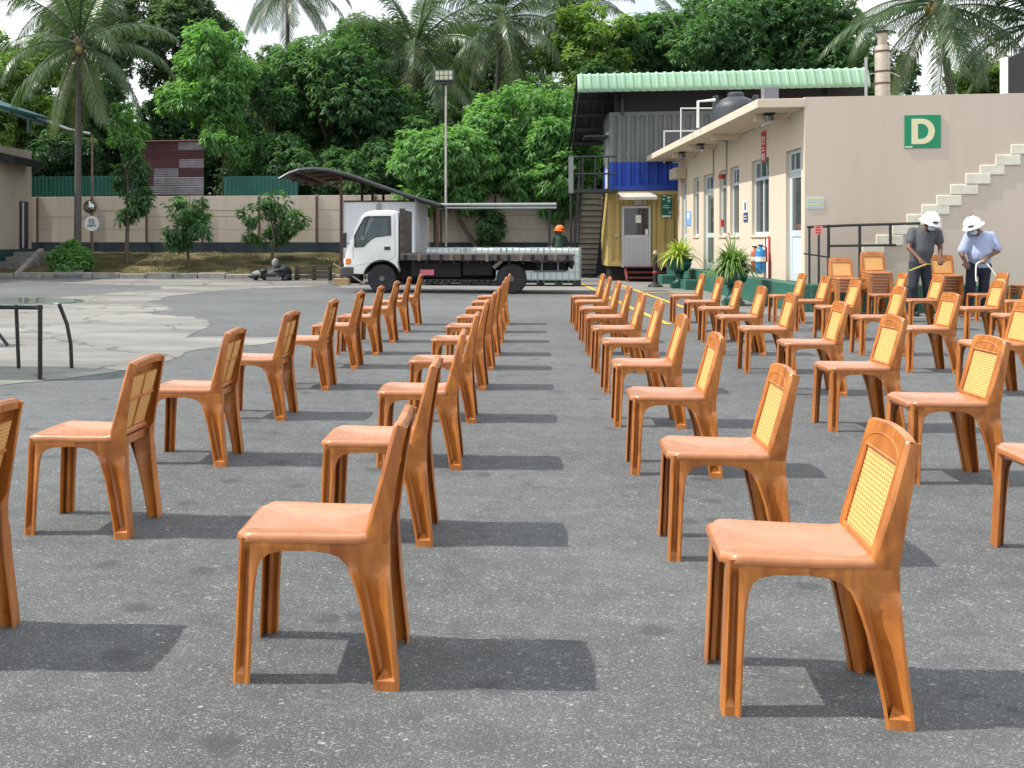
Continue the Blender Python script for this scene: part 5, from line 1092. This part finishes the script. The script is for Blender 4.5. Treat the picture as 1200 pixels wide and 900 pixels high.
for k in range(9): MB().box(0, .05, 0, 0, 0, 0) if False else MB().box(-.012, 0, w_*k/9, w_*(k+1)/9-.001, 0, .86).build('stripe', M_RED if k % 2 == 0 else M_BLOCKW, rk)
p = G(768, 336.5); bo = thing('bollard', 'black post with red band on a round weighted foot', 'bollard', (p.x, p.y, 0))
MB().lathe([(.20,0),(.21,.03),(.17,.07),(.10,.10),(.085,.14)], n=20).build('foot', M_BLACK, bo, smooth=40)
MB().lathe([(.065,.12),(.06,.85),(.062,.9)], n=16).build('post', M_BLACK, bo, smooth=40)
MB().lathe([(.066,.38),(.068,.385),(.068,.44),(.066,.445)], n=16).build('red_band', M_RED, bo, smooth=40)
MB().lathe([(.055,.9),(.06,.92),(.05,.98),(.02,1.0)], n=16).build('cap', mat('cap_pale', (.5,.4,.34), .6), bo, smooth=40)
# heap of tarpaulin and crate by the kerb
p = G(320, 329); heap = thing('tarpaulin_heap', 'heap of dark tarpaulin and a grey sack by the kerb', 'heap', (p.x, p.y+.3, 0))
rg_ = random.Random(3); lump = [('e',(-.05,0,.18),(.5,.35,.22)),('e',(.25,.1,.25),(.28,.3,.26))]
for k in range(26): a_ = rg_.uniform(-.7,.55); lump.append(('e', (a_, rg_.uniform(-.25,.25), rg_.uniform(.03,.46)*(1-abs(a_+.05)*.9)), (rg_.uniform(.06,.2), rg_.uniform(.06,.18), rg_.uniform(.03,.09))))
blob('tarpaulin', lump, .022, mat('tarp_dark', (.018,.021,.028), .55, .5, 6, bump=.9, bscale=9), heap, 1)
blob('sack', [('e',(.02,-.05,.55),(.12,.12,.17)),('e',(-.5,-.05,.2),(.26,.2,.13))], .03, mat('sack_grey', (.2,.21,.19), .7, .2, 6, bump=.5, bscale=12), heap, 2)
MB().box(-.2,.3,-.42,-.3,.02,.12).build('plank', M_STEP, heap)
p = G(346, 328.5); cr2 = thing('wooden_crate', 'low grey wooden crate frame beside the tarpaulin heap', 'crate', (p.x, p.y+.1, 0)); M_CR = mat('old_timber', (.085,.075,.06), .9, .3, 5, stretch=(.4,3,3))
for k in range(3): MB().box(0,1.05,-.02,.0,.06+k*.13,.17+k*.13).build('slat', M_CR, cr2)
for xx in (-.04, .52, 1.05): MB().box(xx,xx+.05,-.04,.5,0,.46).build('upright', M_CR, cr2)

# ================================================================ trees
def leafmesh(name, lobes, ntip, per, L, Wd, droop, seed, m, shell=.55):
    rg = np.random.default_rng(seed); lob = np.array(lobes, float); wts = (lob[:,3]*lob[:,4])**.9; wts /= wts.sum()
    li = rg.choice(len(lob), ntip, p=wts); dirs = rg.normal(size=(ntip,3)); dirs /= np.linalg.norm(dirs, axis=1)[:,None]
    rad = (shell+(1-shell)*rg.random(ntip)**.5)*rg.normal(1, .07, ntip)
    tips = lob[li,:3]+dirs*lob[li][:,[3,3,4]]*rad[:,None]
    keep = np.ones(ntip, bool); tips = tips[keep]; n = len(tips)
    T_ = np.repeat(tips, per, 0); Dn = np.repeat(dirs, per, 0); N_ = len(T_)
    a = rg.random(N_)*2*np.pi; hv = np.stack([np.cos(a), np.sin(a), rg.normal(0,.35,N_)], 1)
    d = hv+Dn*.55; d[:,2] -= droop*rg.uniform(.5,1.4,N_); d /= np.linalg.norm(d, axis=1)[:,None]
    up = np.stack([rg.normal(0,.3,N_), rg.normal(0,.3,N_), np.ones(N_)], 1)+Dn*.5; s = np.cross(d, up); s /= np.linalg.norm(s, axis=1)[:,None]+1e-9; nn = np.cross(s, d)
    l = L*rg.uniform(.65,1.25,N_)[:,None]; w = Wd*rg.uniform(.7,1.25,N_)[:,None]
    base = T_+rg.normal(0,.05,(N_,3)); mid = base+d*l*.5
    V = np.stack([base, mid+s*w+nn*w*.35, base+d*l-nn*l*.12, mid-s*w+nn*w*.35], 1).reshape(-1,3)
    idx = np.arange(N_)*4; Fq = np.concatenate([np.stack([idx, idx+1, idx+2], 1), np.stack([idx, idx+2, idx+3], 1)])
    me = bpy.data.meshes.new(name); me.vertices.add(len(V)); me.vertices.foreach_set('co', V.ravel()); nf = len(Fq)
    me.loops.add(nf*3); me.loops.foreach_set('vertex_index', Fq.ravel()); me.polygons.add(nf); me.polygons.foreach_set('loop_start', np.arange(nf)*3); me.polygons.foreach_set('loop_total', np.full(nf, 3))
    me.materials.append(m); me.update(); me.validate(); return me
def lobeset(seed, n, r0, r1, zr, inner=.55):
    rg = random.Random(seed); out = []
    for i in range(n):
        while True:
            p = Vector([rg.uniform(-1,1) for _ in range(3)])
            if .25 < p.length < 1: break
        out.append((p.x*inner*3, p.y*inner*3, p.z*inner*3*zr, rg.uniform(r0,r1), rg.uniform(r0,r1)*.85))
    return out
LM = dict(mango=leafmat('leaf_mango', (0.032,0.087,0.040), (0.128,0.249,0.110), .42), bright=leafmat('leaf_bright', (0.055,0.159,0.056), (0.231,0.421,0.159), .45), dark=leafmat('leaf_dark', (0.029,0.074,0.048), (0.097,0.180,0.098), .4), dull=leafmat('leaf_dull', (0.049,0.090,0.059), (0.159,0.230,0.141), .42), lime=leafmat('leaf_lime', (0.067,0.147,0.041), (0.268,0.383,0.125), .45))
KP = dict(mango=(11,.27,.046,.7), bright=(11,.29,.044,.85), dark=(10,.22,.056,.35), dull=(10,.22,.046,.5), lime=(10,.22,.056,.4))
def crown_mesh(kind, wr, hr, dr, seed, dens=1.0, nl=None):
    rg = random.Random(seed); lob = []; nl = nl or int(22+min(18, wr*hr)); per, L, Wd, dp_ = KP[kind]
    while len(lob) < nl:
        p = Vector([rg.uniform(-1,1) for _ in range(3)])
        if p.length > 1 or p.length < .3: continue
        if p.z < -.2 and math.hypot(p.x, p.y) > .85: continue
        r = rg.uniform(.17,.42); k = min(.95, 1.02-r*.75)
        lob.append((p.x*wr*k, p.y*dr*k, p.z*hr*k, r*wr*rg.uniform(.85,1.15), r*(hr*.45+wr*.4)))
    area = sum(l[3]*l[4] for l in lob); nt_ = int(min(4800, max(160, 300*area/1.9*dens)))
    return leafmesh('crown', lob, nt_, per, L*rg.uniform(.9,1.1), Wd, dp_, seed, LM[kind], .45)
M_BARK = mat('bark', (.10,.08,.06), .95, .3, 5, bump=.8, bscale=14, stretch=(2,2,.5)); M_PBARK = mat('palm_bark', (.095,.088,.08), .95, .25, 6, bump=.6, bscale=10)
def tree(kind, cx, yt, yb, w, d, label, bx=None, bz=None, name=None, var=0, group='trees behind the yard', trunk=True, rt=None, dscale=1):
    top, bot = D(cx, yt, d), D(cx, yb, d); c = (top+bot)/2; wr = w*d/F/2; hr = (top.z-bot.z)/2
    bx = cx if bx is None else bx; base = D(bx, 300, d); base.z = bankz(base.y) if base.y < YW and base.x < -3.4 else (.0 if base.x > -3.4 and base.y < YW else .6)
    if bz is not None: base.z = bz
    t = thing(name or {'mango':'mango_tree','bright':'leafy_tree','dark':'dense_tree','dull':'tall_tree','lime':'pale_tree'}[kind], label, 'tree', base, 0, group)
    q = c-base; b = MB(); r0 = rt or max(.07, wr*.07)
    mid = Vector((q.x*.55+random.uniform(-.2,.2), q.y*.5, q.z*.5))
    b.tube([(0,0,-.1), (mid.x*.4, mid.y*.4, mid.z*.5), mid, q*.9, q+Vector((0,0,hr*.6))], [r0*1.2, r0, r0*.8, r0*.5, r0*.15], 9)
    rg = random.Random(int(cx*7+d))
    for k in range(7):
        s = Vector((mid.x, mid.y, mid.z)).lerp(q, rg.uniform(.1,.9)); a = rg.uniform(0,6.28); e = c-base+Vector((math.cos(a)*wr*.75, math.sin(a)*wr*.75*dscale, rg.uniform(-.5,.6)*hr))
        b.tube([s, s.lerp(e,.5)+Vector((0,0,.12*hr)), e], [r0*.4, r0*.27, r0*.08], 6)
    b.build('trunk', M_BARK, t, smooth=60)
    sparse = .55 if (name == 'sapling') else 1.0
    inst('crown', crown_mesh(kind, wr, hr, wr*dscale, int(cx*13+yt*3+d), sparse, 11 if w < 95 else None), t, q); return t
# behind: filling mass first, then the trees one can tell apart
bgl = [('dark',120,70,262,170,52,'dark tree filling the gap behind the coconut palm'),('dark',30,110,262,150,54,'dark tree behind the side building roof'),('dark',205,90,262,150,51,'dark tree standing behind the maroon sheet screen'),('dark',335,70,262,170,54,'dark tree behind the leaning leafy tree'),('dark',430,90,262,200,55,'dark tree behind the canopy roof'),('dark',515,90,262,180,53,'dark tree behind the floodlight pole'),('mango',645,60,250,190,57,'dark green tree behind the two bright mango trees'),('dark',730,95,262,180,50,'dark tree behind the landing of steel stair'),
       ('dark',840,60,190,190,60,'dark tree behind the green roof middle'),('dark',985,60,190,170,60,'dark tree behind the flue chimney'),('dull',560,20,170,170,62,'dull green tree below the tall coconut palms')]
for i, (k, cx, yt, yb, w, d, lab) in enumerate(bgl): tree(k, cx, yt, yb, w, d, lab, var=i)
for k_, cx_, yt_, yb_, w_, d_, l_ in [('mango',470,100,245,120,44,'mango tree rising between huge mango and floodlight pole'),('dark',255,150,262,130,47,'dark tree behind the lower leafy shoot'),('mango',350,150,250,130,43,'low spreading mango tree above the wall beside canopy'),('mango',440,165,255,120,42.5,'low dark mango tree just behind canopy roof'),('dull',110,-20,130,130,57,'dull tree crown between the two left palms'),('dark',75,120,262,120,46,'dark tree close behind green sheet fence'),('dark',610,120,262,180,47,'dark tree behind trunk of bright mango'),('dull',285,40,160,110,58,'far dull tree between leafy tree and huge mango'),('mango',760,-10,120,120,50,'green tree rising behind green roof left part'),('dark',700,60,240,110,46,'dark tree behind the roof overhang'),('dull',440,10,110,120,60,'far dull tree behind huge mango crown')]: tree(k_, cx_, yt_, yb_, w_, d_, l_)
tree('lime', 22, 20, 190, 130, 47, 'yellow-green tree rising behind the side building', var=0)
tree('dull', 205, -35, 120, 150, 50, 'tall dull green tree behind the crown of leafy tree', var=0)
tree('bright', 245, 18, 165, 120, 43, 'tall leafy tree with thin leaning trunk above maroon screen', bx=298, var=1, rt=.11)
tree('bright', 262, 120, 215, 70, 42.6, 'lower leafy shoot under the tall leafy tree', var=0, rt=.06)
tree('mango', 388, 12, 240, 205, 46, 'huge round dark mango tree above the canopy', var=0)
tree('mango', 318, 60, 235, 90, 44.5, 'narrow mango tree between leafy tree and huge mango', var=1)
tree('bright', 600, 78, 262, 185, 40.0, 'bright green mango tree with drooping leaves behind the flatbed', bx=641, var=0, dscale=.5, rt=.13)
tree('bright', 515, 125, 264, 150, 39.0, 'pale mango tree spreading around the floodlight pole', bx=572, var=1, dscale=.5, rt=.1)
tree('bright', 655, 125, 270, 110, 38.6, 'drooping mango tree brushing the steel stair landing', bx=645, var=1, dscale=.6, rt=.09)
tree('lime', 690, -5, 120, 130, 48, 'yellow-green tree left of the green roof end', var=1)
tree('lime', 680, 80, 190, 60, 43, 'slim yellow-green tree beside the green roof edge', var=0, rt=.06)
tree('mango', 905, -35, 128, 250, 47, 'wide dense green tree behind the green roof', var=1)
tree('dull', 768, 30, 120, 110, 54, 'small dull tree between pale tree and dense tree', var=1)
tree('lime', 1168, 58, 140, 110, 46, 'pale bushy tree behind the D wall at the roof unit', var=0)
tree('mango', 1046, 62, 140, 80, 44, 'green bushy tree beside the flue chimney', var=0)
tree('bright', 147, 112, 180, 56, 38.6, 'slender young tree in front of the wall beside the 05 sign', var=0, name='young_tree', rt=.05, group='young trees on the bank')
tree('mango', 149, 165, 285, 58, 38.4, 'dark bushy young tree in front of the wall near the sign', var=1, name='young_tree', rt=.05, group='young trees on the bank')
tree('mango', 222, 208, 295, 78, 37.6, 'small mango sapling on the bank between two wall posts', var=0, name='sapling', rt=.05, group='young trees on the bank')
tree('mango', 318, 218, 292, 88, 38.2, 'wide mango sapling on the bank near the tarpaulin heap', var=1, name='sapling', rt=.05, group='young trees on the bank')
tree('mango', 572, 238, 285, 40, 39.0, 'low mango shoots in front of the wall by the pipe rail', var=1, name='sapling', rt=.04, group='young trees on the bank')
p = D(83, 282, 37.4); sh_ = thing('shrub', 'rounded green shrub at the foot of the coconut palm', 'shrub', (p.x, p.y, bankz(p.y)-.05))
sm_ = leafmesh('shrub_leaves', [(-.35,0,.35,.4,.35),(.3,0,.35,.42,.35),(0,0,.5,.4,.4),(.1,-.2,.3,.5,.3)], 900, 8, .14, .04, .1, 77, LM['bright'])
o = inst('foliage', sm_, sh_); o.scale = (1.05, .9, 1.15); MB().tube([(0,0,0),(0,0,.5)], .03).build('stem', M_BARK, sh_)

# ---- coconut palms: every frond is a part
M_FR = leafmat('frond_green', (0.027,0.059,0.023), (0.099,0.158,0.070), .25, .35); M_FR2 = leafmat('frond_pale', (0.054,0.084,0.034), (0.153,0.187,0.093), .25, .35)
def frond(el, droop, seed, L=4.2, m=M_FR, hang=.6):
    rg = random.Random(seed); b = MB(); pts = []; p = Vector((.1,0,0)); e = el; n = 16
    for k in range(n+1): pts.append(p.copy()); p = p+Vector((math.cos(e),0,math.sin(e)))*L/n; e -= droop/n*(.5+k/n)
    b.tube(pts, [.045*(1-k/(n+1))+.006 for k in range(n+1)], 5)
    for s in (-1, 1):
        for i in range(64):
            t = .08+.91*i/64; k = min(n-1, int(t*n)); fr = t*n-k; q = pts[k].lerp(pts[k+1], fr); dr = (pts[k+1]-pts[k]).normalized()
            ll = 1.0*math.sin(math.pi*(.12+.82*t))**.7*rg.uniform(.8,1.1); d = (Vector((0,s,0))*.8+dr*.65+Vector((0,0,-hang*rg.uniform(.5,1.2)))).normalized()
            d2 = (d+Vector((0,0,-.75*rg.uniform(.5,1.4)))).normalized(); w = dr*.023; m1 = q+d*ll*.5; m2 = m1+d2*ll*.5
            b.add([q-w*.6, q+w*.6, m1+w, m1-w, m2], [(0,1,2,3),(3,2,4)])
    return b.mesh('frond', m, fix=False)
FRM = [frond(R(72),.9,1,4.0,M_FR,.25), frond(R(45),1.5,2,4.3), frond(R(15),1.6,3,4.3), frond(R(-12),1.2,4,4.0), frond(R(-45),.7,5,3.6,M_FR2,.5)]
nutm = MB(); sph(nutm, (0,0,0), (.13,.13,.17), 12, 8); NUT = nutm.mesh('coconut', mat('coconut_husk', (.22,.17,.05), .6), 60)
def palm(bx, cx, cy, d, label, sc=1.0, seed=0, n=(5,6,6,6,6), nuts=5, bz=None):
    base = D(bx, 300, d); base.z = (bankz(base.y) if base.y < YW else .6) if bz is None else bz; c = D(cx, cy, d)
    t = thing('coconut_palm', label, 'palm tree', base, 0, 'coconut palms'); q = c-base; rg = random.Random(seed)
    b = MB(); pts = []; rs = []
    for k in range(26): u = k/25; pts.append(Vector((q.x*u**1.6, q.y*u**1.6, q.z*u))); rs.append((.15-.05*u+(.05 if k == 0 else 0)+(.008 if k % 2 else 0))*sc)
    b.tube(pts, rs, 12).build('trunk', M_PBARK, t, smooth=50)
    MB().lathe([(.1,-.4),(.2,-.15),(.22,.1),(.12,.35),(.03,.6)], tuple(q), 12).build('crown_shaft', mat('palm_fibre', (.12,.09,.05), .95), t, smooth=50)
    for g, cnt in enumerate(n):
        for k in range(cnt):
            az = 2*math.pi*(k+rg.uniform(-.3,.3))/cnt+g*.7
            inst('frond', FRM[g], t, q+Vector((0,0,.25-.12*g)), (rg.uniform(-.2,.2), rg.uniform(-.24,.24), az), (sc*rg.uniform(.9,1.1),)*3)
    for k in range(nuts): a = 6.28*k/max(1,nuts)+rg.random(); inst('coconut', NUT, t, q+Vector((math.cos(a)*.3, math.sin(a)*.3, -.25-.15*(k % 2))))
palm(91, 93, 52, 38.2, 'coconut palm growing on the bank between side building and sign', .9, 1, (5,4,5,5,5))
palm(480, 487, 58, 46, 'coconut palm above the huge mango tree near the floodlight', 1.0, 2)
palm(575, 588, 22, 50, 'tall coconut palm with nuts above the bright mango tree', 1.05, 3, nuts=8)
palm(1130, 1098, 2, 40, 'coconut palm with yellow nuts behind the D wall', 1.12, 4, nuts=9)
palm(1225, 1215, 25, 42, 'coconut palm partly out of view beyond the roof unit', 1.15, 5)
palm(335, 338, -22, 56, 'distant coconut palm crown above the leaning leafy tree', .95, 6)
palm(75, 85, -8, 50, 'distant coconut palm crown behind the palm on the bank', 1.0, 7)
palm(700, 660, 15, 58, 'distant coconut palm between tall palm and pale tree', 1.0, 8)
palm(790, 800, 58, 62, 'distant low coconut palm behind the green roof', .9, 9, nuts=0)
